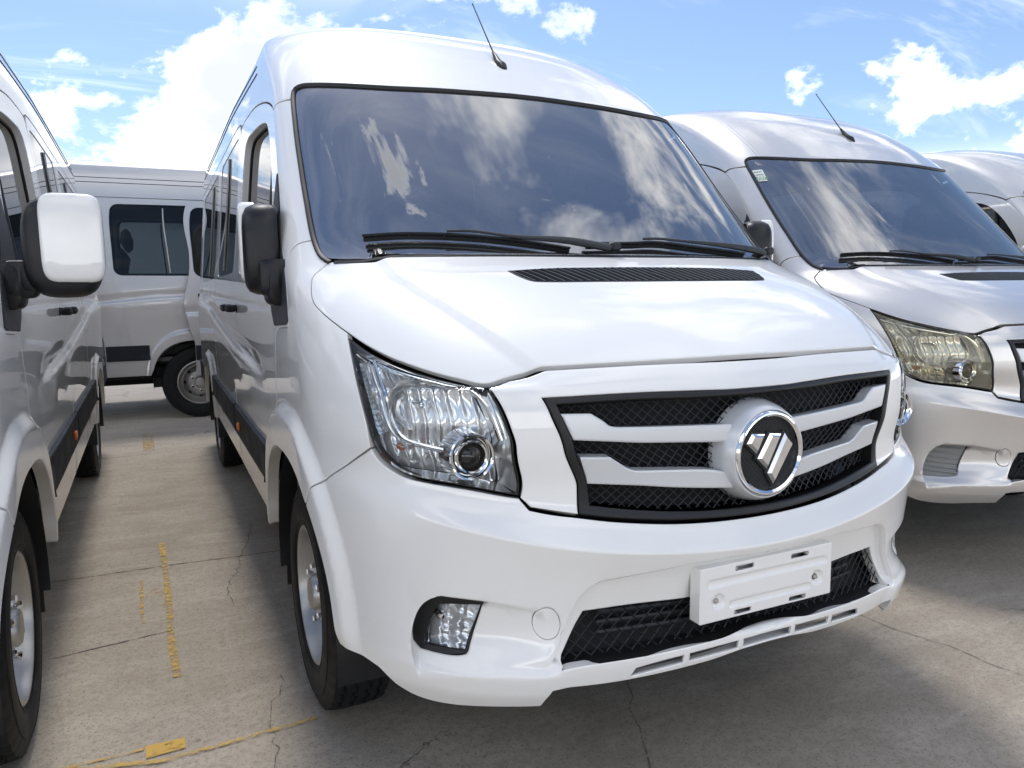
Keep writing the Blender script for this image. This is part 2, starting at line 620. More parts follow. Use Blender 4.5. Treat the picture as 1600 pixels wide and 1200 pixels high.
def surf(t, v):
    t = np.asarray(t, float)
    v = np.asarray(v, float)
    y0 = pw(Y0, v)
    w_ = pw(WW, v)
    ye = pw(YE, v)
    a = pw(AA, v)
    k = pw(KK, v)
    th = np.clip(t, 0, 1) * np.pi / 2
    b = sm((t - .38) / .27)
    y0 = y0 + (np.interp(v, _vg, Y0S) - y0) * b
    k = k + (np.interp(v, _vg, KS) - k) * b
    x = w_ * np.maximum(np.sin(th), 1e-9) ** (2 / a)
    y = y0 + (ye - y0) * (1 - np.cos(th))
    y = np.where(t > 1, ye + (t - 1) * (YEND - ye), y)
    g = np.clip((y - ye) / 1.4, 0, 1)
    x = x + pw(EE, v) * g * g * (3 - 2 * g) * (t > 1)
    q = pw(QQ, v)
    y = y + q * np.sin(np.pi * np.clip(x / .75, 0, 1)) ** 2
    xx = np.minimum(x, .82)
    return np.stack([x, y, v + k * xx * xx], -1)


VMIN, VMAX = .33, 2.56
TT = np.linspace(0, 1, 1500)
_x = .965 * np.sin(TT * np.pi / 2) ** (2 / 3.)
_y = .72 * (1 - np.cos(TT * np.pi / 2))
ST = np.concatenate([[0], np.cumsum(np.hypot(np.diff(_x), np.diff(_y)))])
S1 = ST[-1]
VV = np.linspace(VMIN, VMAX, 2500)
_y = pw(Y0, VV)
RR = np.concatenate([[0], np.cumsum(np.hypot(np.diff(VV), np.clip(np.abs(np.diff(_y)), 0, .018)))])
ZS = VV + np.interp(VV, _vg, KS) * .6724


def t2s(t):
    t = np.asarray(t, float)
    return np.where(t <= 1, np.interp(t, TT, ST), S1 + (t - 1) * 5.0)


def s2t(a):
    return np.where(a <= S1, np.interp(a, ST, TT), 1 + (a - S1) / 5.0)


def TV(l):
    return [(float(t2s(t)) if t >= 0 else -float(t2s(-t)), float(np.interp(v, VV, RR))) for t, v in l]


def YZ(l):
    out = []
    for y, z in l:
        v = np.interp(z, ZS, VV)
        y0, ye = pw(Y0, v), pw(YE, v)
        t = .9
        for _ in range(4):
            yb = y0 + (np.interp(v, _vg, Y0S) - y0) * sm((t - .38) / .27)
            t = 1 + (y - ye) / (YEND - ye) if y >= ye else math.acos(np.clip(1 - (y - yb) / (ye - yb), -1, 1)) * 2 / math.pi
        out.append((float(t2s(t)), float(np.interp(v, VV, RR))))
    return out


def XV(l):
    """front points given by lateral x and row v"""
    out = []
    tg = np.linspace(0, 1, 1500)
    for x, v in l:
        xs = surf(tg, np.full_like(tg, v))[:, 0]
        t = float(np.interp(abs(x), xs, tg))
        s, r_ = TV([(t, v)])[0]
        out.append((s if x >= 0 else -s, r_))
    return out


O = {
    'hood': [(0.0, 1.1212), (0.02, 1.1225), (0.0846, 1.1258), (0.1761, 1.1317), (0.2524, 1.1364), (0.2768, 1.1354), (0.3104, 1.1299), (0.3492, 1.123), (0.392, 1.1358), (0.4413, 1.1506), (0.4942, 1.1677), (0.5534, 1.1871), (0.6031, 1.2055), (0.653, 1.2273), (0.7024, 1.2488), (0.7512, 1.2718), (0.7758, 1.2889), (0.7782, 1.3099), (0.7636, 1.3412), (0.7444, 1.3574), (0.7093, 1.372), (0.6546, 1.3902)],
    'headlight': [(0.6572, 1.2195), (0.6085, 1.1955), (0.5586, 1.1772), (0.4991, 1.158), (0.4453, 1.142), (0.3956, 1.1283), (0.3536, 1.1125), (0.3485, 1.082), (0.3424, 1.0454), (0.3337, 0.999), (0.3285, 0.9541), (0.3369, 0.8833), (0.3437, 0.8184), (0.3677, 0.8225), (0.4293, 0.8333), (0.4811, 0.838), (0.5368, 0.8394), (0.5741, 0.8453), (0.6084, 0.8668), (0.6322, 0.8949), (0.6478, 0.9283), (0.6606, 0.9864), (0.6706, 1.0604), (0.6684, 1.1478)],
    'surround_out': [(0.0, 1.1125), (0.0219, 1.114), (0.0871, 1.1189), (0.1795, 1.1254), (0.2534, 1.13), (0.2785, 1.1277), (0.31, 1.1232), (0.3491, 1.108), (0.3454, 1.0802), (0.339, 1.0437), (0.3303, 0.9974), (0.3249, 0.9541), (0.3323, 0.8869), (0.3412, 0.8121), (0.3207, 0.7816), (0.2346, 0.7683)],
    'frame_out': [(0.2346, 0.7683), (0.2371, 0.8299), (0.2367, 0.8622), (0.2387, 0.9582), (0.2516, 1.0223), (0.2596, 1.0683), (0.1134, 1.0652), (0.0328, 1.0599), (0.0037, 1.0571)],
    'frame_bot': [(0.2346, 0.7683), (0.187, 0.7616), (0.1375, 0.7569), (0.0924, 0.7535), (0.0522, 0.7525), (0.0187, 0.7515), (0.0, 0.7521)],
    'frame_in': [(0.2164, 0.7929), (0.2207, 0.8379), (0.2215, 0.8614), (0.2216, 0.9522), (0.2337, 1.0118), (0.2403, 1.0516), (0.1167, 1.0508), (0.0347, 1.0454), (0.0044, 1.0423)],
    'frame_in_bot': [(0.2164, 0.7929), (0.1751, 0.7853), (0.1356, 0.7792), (0.0906, 0.7737), (0.0508, 0.771), (0.0176, 0.7701), (0.0, 0.7694)],
    'bumper_top': [(0.0, 0.7464), (0.0191, 0.7459), (0.0527, 0.7469), (0.093, 0.7479), (0.1382, 0.7511), (0.1877, 0.7556), (0.2352, 0.7618), (0.2854, 0.7666), (0.3221, 0.7735), (0.3374, 0.8013), (0.3412, 0.8099), (0.3676, 0.8136), (0.4294, 0.8244), (0.4813, 0.8287), (0.5372, 0.8294), (0.5779, 0.8344), (0.6167, 0.8582), (0.6431, 0.8867), (0.6569, 0.921), (0.7424, 0.8514), (0.8516, 0.7394)],
    'bumper_bot': [(0.7078, 0.386), (0.6822, 0.3688), (0.6598, 0.3507), (0.6098, 0.334), (0.5277, 0.3306), (0.4122, 0.3394), (0.3309, 0.3404), (0.3203, 0.3674), (0.3086, 0.3895), (0.1704, 0.3903), (0.0616, 0.4036), (0.0019, 0.4125)],
    'wingline': [(0.5942, 0.3913), (0.4871, 0.4196), (0.3827, 0.4401), (0.3122, 0.4488)],
    'cap': [(0.3044, 0.5388)],
    'bars1_top': [(0.2371, 1.0302), (0.1846, 1.0261), (0.1679, 1.0086), (0.159, 0.9956), (0.1476, 0.9898), (0.0184, 0.978)],
    'bars1_bot': [(0.2206, 0.963), (0.1644, 0.9547), (0.1173, 0.9463), (0.0681, 0.9405), (0.0148, 0.9319)],
    'bars2_top': [(0.2149, 0.9229), (0.1655, 0.9184), (0.157, 0.9045), (0.1476, 0.8887), (0.138, 0.8811), (0.0488, 0.8727), (0.0174, 0.8574)],
    'bars2_bot': [(0.221, 0.8513), (0.1368, 0.8403), (0.0829, 0.83), (0.0119, 0.816)],
    'emblem': [(0.0, 0.8915)],
    'hoodcrease': [(0.2484, 1.1373), (0.2815, 1.1917), (0.325, 1.2453), (0.3595, 1.281), (0.4126, 1.3186)],
    'vent': [(0.1916, 1.3455), (0.003, 1.3517), (0.0, 1.341), (0.0, 1.3069), (0.1361, 1.3134), (0.164, 1.3259)],
    'ws_outer': [(0.6959, 1.4134), (0.7215, 1.4899), (0.7382, 1.597), (0.7497, 1.7116), (0.7575, 1.8335), (0.7532, 1.9652), (0.7374, 2.0124), (0.7022, 2.0295), (0.6465, 2.0332), (0.3347, 2.0135), (0.1485, 2.0163), (0.0034, 2.0239)],
    'ws_glassdark': [(0.5864, 1.4449), (0.6282, 1.4861), (0.6602, 1.5495), (0.6878, 1.6609), (0.7038, 1.8039), (0.6983, 1.9055), (0.6868, 1.9586), (0.6598, 1.9787), (0.6158, 1.9895), (0.3429, 1.9845), (0.1575, 1.986), (0.0077, 1.9916)],
    'pillar_seam_low': [(0.9512, 1.3889), (0.8813, 1.4255), (0.8231, 1.4473), (0.7795, 1.4557), (0.7291, 1.4597)],
    'pillar_seam_top': [(0.9904, 1.9688), (0.9241, 1.9788), (0.8385, 1.9812), (0.7547, 1.9795)],
    'roofline': [(0.5619, 2.3272), (0.5736, 2.2151), (0.5793, 2.1371), (0.5833, 2.0853), (0.5876, 2.0377)],
    'mouth_hole': [(0.2903, 0.4418), (0.2655, 0.4894), (0.2302, 0.552), (0.1461, 0.5583), (0.0684, 0.5589)],
    'mouth_bot': [(0.2903, 0.4418), (0.2141, 0.4497), (0.14, 0.4515), (0.0492, 0.462), (-0.0033, 0.4699)],
    'mouth_edge': [(0.3123, 0.4473), (0.2924, 0.4899), (0.266, 0.5508), (0.2555, 0.5757), (0.2391, 0.6016), (0.2201, 0.6192), (0.2046, 0.6274), (0.0752, 0.66)],
    'slots': [(0.1705, 0.394), (0.1611, 0.4172), (0.0876, 0.401), (0.0891, 0.4257)],
    'fog': [(0.522, 0.5498), (0.4894, 0.5614), (0.412, 0.5648), (0.4198, 0.5439), (0.4334, 0.512), (0.4462, 0.4893), (0.4628, 0.468), (0.5025, 0.459), (0.5619, 0.4563), (0.576, 0.4676), (0.5722, 0.4923), (0.5515, 0.5278)],
    'fogglass': [(0.5035, 0.544), (0.4185, 0.5565), (0.4378, 0.5158), (0.4626, 0.4759), (0.5461, 0.4691), (0.5294, 0.5102)],
    'hl_trim': [(0.5842, 1.17), (0.5837, 1.1193), (0.5824, 1.0371), (0.5716, 0.988), (0.5518, 0.9574), (0.5175, 0.945), (0.4643, 0.9344)],
    'hl_trim_top': [(0.6307, 1.1812), (0.5854, 1.1673), (0.499, 1.1435), (0.4198, 1.1198), (0.3759, 1.0855), (0.3579, 1.0429), (0.3421, 0.9633)],
    'hl_drl': [(0.6349, 1.1592), (0.6346, 1.1128), (0.6328, 1.0544), (0.6229, 1.0048), (0.6075, 0.9608)],
    'hl_turn': [(0.5924, 0.9391), (0.5483, 0.9334), (0.5101, 0.9234), (0.4828, 0.9156), (0.4852, 0.885), (0.5344, 0.8848), (0.5775, 0.9019)],
    'pocket': [(0.597, 0.4699), (0.5852, 0.515), (0.5657, 0.5444), (0.5442, 0.5597), (0.511, 0.5715), (0.4175, 0.5762), (0.3326, 0.5692), (0.2613, 0.5594)],
}

HUB_F, HUB_R, HUB_Z = 0.975, 4.70, 0.352


def arch(yc, a, b, th0, th1, n=26, p=2.5):
    """superelliptic wheel-arch curve in (y,z)"""
    out = []
    for i in range(n + 1):
        th = R(th0 + (th1 - th0) * i / n)
        c, s = math.cos(th), math.sin(th)
        out.append((yc + a * math.copysign(abs(c) ** (2 / p), c), HUB_Z + b * math.copysign(abs(s) ** (2 / p), s)))
    return out


def half_to_full(l):
    """half outline from the centre line outwards (s>=0) -> closed symmetric outline"""
    l = [q for q in l if q[0] > 0.004]
    return l + [(-s, r_) for s, r_ in l[::-1]]


mouth_half = TV(O['mouth_edge'])
_rb = float(np.interp(.452, VV, RR))
MOUTH = [(-.3, float(np.interp(.468, VV, RR)))] + TV([(.02, .4675), (.0521, .461), (.1433, .4505), (.2174, .4485)]) + [mouth_half[0]] + mouth_half[1:] + TV([(0.03, .668)]) + [(-.3, mouth_half[-1][1] + .003)]
POCKET = TV(O['pocket']) + TV([(.29, .50), (.318, .455)]) + TV(O['wingline'])[::-1]
WING = TV(O['wingline'])
CREASE = TV([(0.244, 1.128)] + O['hoodcrease'] + [(0.46, 1.345), (0.50, 1.40)])
cr_r = np.array([q[1] for q in CREASE])
cr_s = np.array([q[0] for q in CREASE])


def full(s, r_, feat=True):
    s = np.asarray(s, float)
    r_ = np.asarray(r_, float)
    sg = np.where(s < 0, -1.0, 1.0)
    a = np.abs(s)
    t = s2t(a)
    v = np.interp(r_, RR, VV)
    P = surf(t, v)
    x, y, z = P[..., 0], P[..., 1], P[..., 2]
    onside = sm((t - .55) / .2)
    dx = np.zeros_like(x)
    for yc, ao, bo, hgt in ((HUB_F, .575, .62, .026), (HUB_R, .50, .55, .024)):
        rho = (np.abs((y - yc) / ao) ** 2.5 + np.abs((z - HUB_Z) / bo) ** 2.5) ** .4
        dx = dx + hgt * sm((1.0 - rho) / .085) * sm((z - .34) / .12) * onside
    zc = np.interp(y, [1.5, 2.7, 3.7, 4.3, 5.5], [.972, 1.03, 1.11, 1.17, 1.23])
    q = z - zc
    led = pchip([-.60, -.33, -.10, -.01, .012, .045, .12, .2], [0, .001, .010, .014, .012, -.008, -.001, 0], np.clip(q, -.6, .2))
    dx = dx + led * sm((y - 1.45) / .5) * (t > 1)
    # belt: slight shoulder under the side windows
    x = x + dx
    p2 = np.stack([a, r_], -1)
    low = v < .80
    if feat and low.any():
        dm = sdpoly(p2, MOUTH)
        y = y + .026 * sm(dm / .014) * low
        dp = sdpoly(p2, POCKET)
        dw = dpoly(p2, WING, closed=False)
        y = y + .06 * sm((t - .26) / .26) * sm(dp / .014) * sm(dw / .085) * low
        # swept skirt under the wing line
        y = y - .012 * sm((.455 - v) / .03) * sm((t - .27) / .05) * sm((.75 - t) / .2) * low
    hd = (v > 1.10) & (v < 1.40)
    if hd.any():
        sc = np.interp(r_, cr_r, cr_s)
        z = z + .012 * sm((sc - a) / .055 + .5) * hd
    return np.stack([x * sg, y, z], -1)


def nrm(f, s, r_, e=.0012):
    s = np.asarray(s, float)
    r_ = np.asarray(r_, float)
    r0 = np.clip(r_, e, RR[-1] - e)
    n = np.cross(f(s + e, r0) - f(s - e, r0), f(s, r0 + e) - f(s, r0 - e))
    return n / np.maximum(np.linalg.norm(n, axis=-1, keepdims=True), 1e-12)


_cache = {}


def panel(name, outer, m, parent, holes=(), guides=(), hole_depths=None, ds=.02, dr=.02, off=0.0, depth=.016, bev=.003, gap=.0016, func=None, step=.012, corner=38, mirror=False, key=None, flange=True, hole_smooth=True):
    func = func or full
    if key is not None and key in _cache:
        V, F, N = _cache[key]
    else:
        o = smooth_poly(outer, step, corner)
        oB = inset_poly(o, gap)
        oA = inset_poly(o, gap + bev)
        hs = [smooth_poly(h, step, corner) if hole_smooth else list(h) for h in holes]
        hB = [inset_poly(h, 0.0) for h in hs]
        hA = [inset_poly(h, -bev) for h in hs]
        sc = np.array([1 / ds, 1 / dr])
        oa = np.array(oA)
        lo, hi = oa.min(0), oa.max(0)
        gx = np.arange(lo[0] + ds * .5, hi[0], ds)
        gy = np.arange(lo[1] + dr * .5, hi[1], dr)
        G = np.stack(np.meshgrid(gx, gy, indexing='ij'), -1).reshape(-1, 2)
        if len(G):
            G = G[inpoly(G, oA)]
        for h in hA:
            if len(G):
                G = G[~inpoly(G, h)]
        for h in [oA] + hA:
            if len(G):
                G = G[dpoly(G * sc, np.array(h) * sc) > .42]
        pts, edges = [], []
        for loop in [oA] + hA:
            b = len(pts)
            pts += [tuple(q) for q in loop]
            edges += [(b + i, b + (i + 1) % len(loop)) for i in range(len(loop))]
        for gl in guides:
            ga = np.array(smooth_poly(gl, step, 60, closed=False))
            ok = inpoly(ga, oA)
            for h in hA:
                ok &= ~inpoly(ga, h)
            for h in [oA] + hA:
                ok &= dpoly(ga * sc, np.array(h) * sc) > .30
            last = -9
            for i in range(len(ga)):
                if ok[i]:
                    pts.append(tuple(ga[i]))
                    if last == i - 1:
                        edges.append((len(pts) - 2, len(pts) - 1))
                    last = i
            if len(G):
                G = G[dpoly(G * sc, ga * sc, closed=False) > .40]
        nl = len(pts)
        pts += [tuple(q) for q in G]
        cv, _, cf, _, _, _ = delaunay_2d_cdt([Vector((p[0] * sc[0], p[1] * sc[1])) for p in pts], edges, [], 0, 1e-6)
        cv = np.array([(q.x / sc[0], q.y / sc[1]) for q in cv])
        tri = np.array([list(f) for f in cf])
        cen = cv[tri].mean(1)
        keep = inpoly(cen, oA)
        for h in hA:
            keep &= ~inpoly(cen, h)
        tri = tri[keep]
        # counter-clockwise in (s,r) faces outwards
        A = cv[tri]
        ar = (A[:, 1, 0] - A[:, 0, 0]) * (A[:, 2, 1] - A[:, 0, 1]) - (A[:, 2, 0] - A[:, 0, 0]) * (A[:, 1, 1] - A[:, 0, 1])
        tri = tri[np.abs(ar) > 1e-12]
        ar = ar[np.abs(ar) > 1e-12]
        tri[ar < 0] = tri[ar < 0][:, ::-1]
        N = nrm(func, cv[:, 0], cv[:, 1])
        V = func(cv[:, 0], cv[:, 1]) + N * off
        F = [tuple(f) for f in tri]
        if flange:
            Vs, Ns = [V], [N]
            base = len(V)
            for li, (la, lb) in enumerate(zip([oA] + hA, [oB] + hB)):
                dep = depth if (li == 0 or hole_depths is None) else hole_depths[li - 1]
                la, lb = np.array(la), np.array(lb)
                k = len(la)
                nA = nrm(func, la[:, 0], la[:, 1])
                pA = func(la[:, 0], la[:, 1]) + nA * off
                nB = nrm(func, lb[:, 0], lb[:, 1])
                pB0 = func(lb[:, 0], lb[:, 1])
                pB = pB0 + nB * (off - min(bev, .4 * dep) * .7)
                pC = pB0 + nB * (off - dep)
                ou = pB - pA
                ou = ou - nA * (ou * nA).sum(-1, keepdims=True)
                ou /= np.maximum(np.linalg.norm(ou, axis=-1, keepdims=True), 1e-9)
                mid = nA + ou
                mid /= np.maximum(np.linalg.norm(mid, axis=-1, keepdims=True), 1e-9)
                Vs += [pA, pB, pB, pC]
                Ns += [nA, mid, ou, ou]
                ccw = area2(la) > 0
                isouter = la is not None and base == len(V)
                for i in range(k):
                    j = (i + 1) % k
                    for b0 in (base, base + 2 * k):
                        q = (b0 + i, b0 + k + i, b0 + k + j, b0 + j)
                        F.append(q)
                base += 4 * k
            V = np.concatenate(Vs)
            N = np.concatenate(Ns)
            # orient flange quads by their normals
            for fi in range(len(tri), len(F)):
                f = F[fi]
                a_, b_, c_ = V[f[0]], V[f[1]], V[f[2]]
                if np.dot(np.cross(b_ - a_, c_ - a_), N[f[1]] + N[f[0]]) < 0:
                    F[fi] = f[::-1]
        if key is not None:
            _cache[key] = (V, F, N)
    if mirror:
        V = V * np.array([-1, 1, 1])
        N = N * np.array([-1, 1, 1])
        F = [f[::-1] for f in F]
    return mk(name, V, F, m, parent, True, N)


def pt(s, r_, off=0.0):
    P = full(np.array([s]), np.array([r_]))[0]
    if off:
        P = P + nrm(full, np.array([s]), np.array([r_]))[0] * off
    return P


def path(l, off=0.0, step=.03, corner=38, func=None):
    l = smooth_poly(l, step, corner, closed=False)
    a = np.array(l)
    f = func or full
    return f(a[:, 0], a[:, 1]) + nrm(f, a[:, 0], a[:, 1]) * off


def lattice(polys, pitch_s, pitch_r, off, rad, func, holes=()):
    """two families of diagonal wires clipped to a domain polygon"""
    mb = MB()
    p = np.array(polys)
    lo, hi = p.min(0), p.max(0)
    for sg in (1, -1):
        k = pitch_r / pitch_s * sg
        span = (hi[0] - lo[0]) * abs(k) + (hi[1] - lo[1])
        n = int(span / pitch_r) + 2
        for i in range(n):
            c0 = lo[1] - (abs(k) * (hi[0] - lo[0]) if sg > 0 else 0) + i * pitch_r
            ss_ = np.arange(lo[0], hi[0], .008)
            rr_ = c0 + k * (ss_ - lo[0])
            q = np.stack([ss_, rr_], -1)
            ok = inpoly(q, polys)
            for h in holes:
                ok &= ~inpoly(q, h)
            j = 0
            while j < len(q):
                if ok[j]:
                    e = j
                    while e + 1 < len(q) and ok[e + 1]:
                        e += 1
                    if e - j >= 1:
                        idx = sorted(set(list(range(j, e, 3)) + [e]))
                        pp = func(q[idx, 0], q[idx, 1]) + np.array([0, off + (.0015 if sg > 0 else 0), 0])
                        mb.tube(pp, rad, 4, cap=False)
                    j = e + 1
                else:
                    j += 1
    return mb


def runs(l, cond, gap=.04):
    """split a point list into runs that satisfy cond and have no jumps"""
    out, cur = [], []
    for q in l:
        if cond(q) and (not cur or math.hypot(q[0] - cur[-1][0], q[1] - cur[-1][1]) < gap):
            cur.append(q)
        else:
            if len(cur) > 2:
                out.append(cur)
            cur = [q] if cond(q) else []
    if len(cur) > 2:
        out.append(cur)
    return out


def both(ls):
    return list(ls) + [[(-s, r_) for s, r_ in l] for l in ls]


_mp = smooth_poly(MOUTH, .012)
_pp = smooth_poly(POCKET, .012)
G_BUMPER = []
for _d in (.0, .008, .016):
    G_BUMPER += both(runs(inset_poly(_mp, _d), lambda q: q[0] > .012 and q[1] > _rb + .012))
for _d in (.0, .007, .014):
    G_BUMPER += both(runs(inset_poly(_pp, _d), lambda q: True))
G_FLARE = [YZ(arch(HUB_F, .575 * k, .62 * k, 178, 2, 60)) for k in (1.0, .955, .915)]
G_FLARE_R = [YZ(arch(HUB_R, .50 * k, .55 * k, 178, 2, 60)) for k in (1.0, .95, .915)]


def plain(dy):
    def f(s, r_):
        return full(s, r_, False) + np.array([0, dy, 0])
    return f


# ------------------------------------------------------------------ wheel
def make_wheel(parent, loc, flip):
    wh = empty('wheel', parent, loc)
    wh.rotation_euler = (0, 0, math.pi if flip else 0)
    # outer face looks towards -x
    n = 160
    side = [(.072, .204), (.082, .212), (.094, .235), (.0985, .262), (.0975, .288), (.094, .312), (.089, .330), (.0835, .342)]
    tr = np.linspace(.080, -.080, 57)
    prof = [(a, r_, 0) for a, r_ in side] + [(float(a), .3555 - .0060 * (abs(a) / .08) ** 3, 1) for a in tr] + [(-a, r_, 0) for a, r_ in side[::-1]]
    V, F = [], []
    for a, r0, istr in prof:
        for k in range(n):
            th = 2 * math.pi * k / n
            rr_ = r0
            aa = a
            if istr:
                zig = .0045 * (1 if (k // 2) % 2 else -1)
                for g in (-.052, -.018, .018, .052):
                    if abs(a - g - zig * (1 if abs(g) < .04 else .6)) < .0042:
                        rr_ -= .0085
                        break
                else:
                    if abs(a) > .060 and k % 4 == 0:
                        rr_ -= .006
                    elif abs(a) <= .060 and (k + (3 if a > 0 else 0)) % 8 == 0 and .024 < abs(a) < .046:
                        rr_ -= .003
            elif .318 < r0 < .345 and k % 4 == 0:
                aa *= .975
            V.append((aa, rr_ * math.cos(th), rr_ * math.sin(th)))
    m_ = len(prof)
    for i in range(m_ - 1):
        for k in range(n):
            F.append((i * n + k, i * n + (k + 1) % n, (i + 1) * n + (k + 1) % n, (i + 1) * n + k))
    ty = mk('tyre', V, F, 'rubber', wh, True)
    bm_sharp(ty, 40)
    # raised ring on the sidewall
    mb = MB()
    for r_, a in ((.306, -.0958), (.232, -.0935)):
        mb.lathe([(a + .004, r_ + .003), (a - .0016, r_ + .0016), (a - .0016, r_ - .0016), (a + .004, r_ - .003)], 64, 'x')
    mb.build('sidewall_ring', 'rubber', wh)
    mb = MB()
    mb.lathe([(-.070, .222), (-.084, .220), (-.0885, .214), (-.088, .206), (-.078, .201), (-.060, .198), (-.022, .188), (-.006, .182), (.006, .172), (.006, .165), (-.004, .155), (-.026, .132), (-.046, .116), (-.054, .104), (-.055, .072), (-.055, .056)], 64, 'x')
    mb.lathe([(.07, .205), (.072, .18), (.006, .180)], 48, 'x')
    mb.build('rim', 'rim', wh, angle=50)
    mb = MB()
    mb.lathe([(-.055, .058), (-.078, .053), (-.086, .046), (-.088, .030), (-.088, .004)], 32, 'x', close=True)
    mb.build('hub_cap', 'rim', wh)
    for k in range(6):
        th = 2 * math.pi * (k + .5) / 6
        c = (0, .086 * math.cos(th), .086 * math.sin(th))
        mb = MB()
        mb.lathe([(-.052, .0155), (-.058, .0155), (-.0585, .0125), (-.078, .0120), (-.082, .009), (-.082, .002)], 6, 'x', c, close=True)
        mb.build('lug_nut', 'chrome', wh, angle=20)
    for k in range(8):
        th = 2 * math.pi * k / 8
        cy, cz = .1445 * math.cos(th), .1445 * math.sin(th)
        mb = MB()
        V, F = [], []
        for j in range(14):
            u = 2 * math.pi * j / 14
            du, dv = .017 * math.cos(u), .0115 * math.sin(u)
            yy = cy - math.sin(th) * du + math.cos(th) * dv
            zz = cz + math.cos(th) * du + math.sin(th) * dv
            rr_ = math.hypot(yy, zz)
            V.append((float(np.interp(rr_, [.132, .155], [-.026, -.004])) - .0022, yy, zz))
        mb.add(V, [tuple(range(14))])
        mb.build('hand_hole_shade', 'dark', wh, smooth=False)  # flat dark disc on the rim, shade of a hole put in as colour
    mb = MB()
    mb.lathe([(-.02, .15), (.02, .15), (.02, .04)], 32, 'x')
    mb.build('brake_disc', 'rim', wh)
    return wh


def bm_sharp(o, deg):
    import bmesh
    bm = bmesh.new()
    bm.from_mesh(o.data)
    bmesh.ops.recalc_face_normals(bm, faces=bm.faces)
    for e in bm.edges:
        if len(e.link_faces) == 2:
            e.smooth = e.calc_face_angle(0) < R(deg)
    bm.to_mesh(o.data)
    bm.free()


def mirror_mb(mb):
    mb.V = [(-x, y, z) for x, y, z in mb.V]
    mb.F = [f[::-1] for f in mb.F]
    return mb


def circle(c, rad, n=36):
    return [(c[0] + rad * math.cos(2 * math.pi * i / n), c[1] + rad * math.sin(2 * math.pi * i / n)) for i in range(n)]


def neg(l):
    return [(-s, r_) for s, r_ in l][::-1]


def rrect(x0, z0, x1, z1, rad, n=5):
    out = []
    for cx, cz, a in ((x1 - rad, z1 - rad, 0), (x0 + rad, z1 - rad, 90), (x0 + rad, z0 + rad, 180), (x1 - rad, z0 + rad, 270)):
        for i in range(n + 1):
            t = R(a + 90 * i / n)
            out.append((cx + rad * math.cos(t), cz + rad * math.sin(t)))
    return out


def shifted(dy, wob=None):
    def f(s, r_):
        P = full(s, r_)
        a = np.abs(np.asarray(s, float))
        y = P[..., 1] + dy
        if wob is not None:
            y = y + wob(a, np.asarray(r_, float))
        return np.stack([P[..., 0], y, P[..., 2]], -1)
    return f


ARCH_F = dict(yc=HUB_F, a=.50, b=.468)
ARCH_R = dict(yc=HUB_R, a=.425, b=.425)


def arch_y(y, A):
    q = abs((y - A['yc']) / A['a']) ** 2.5
    return HUB_Z + A['b'] * max(0, 1 - q) ** .4


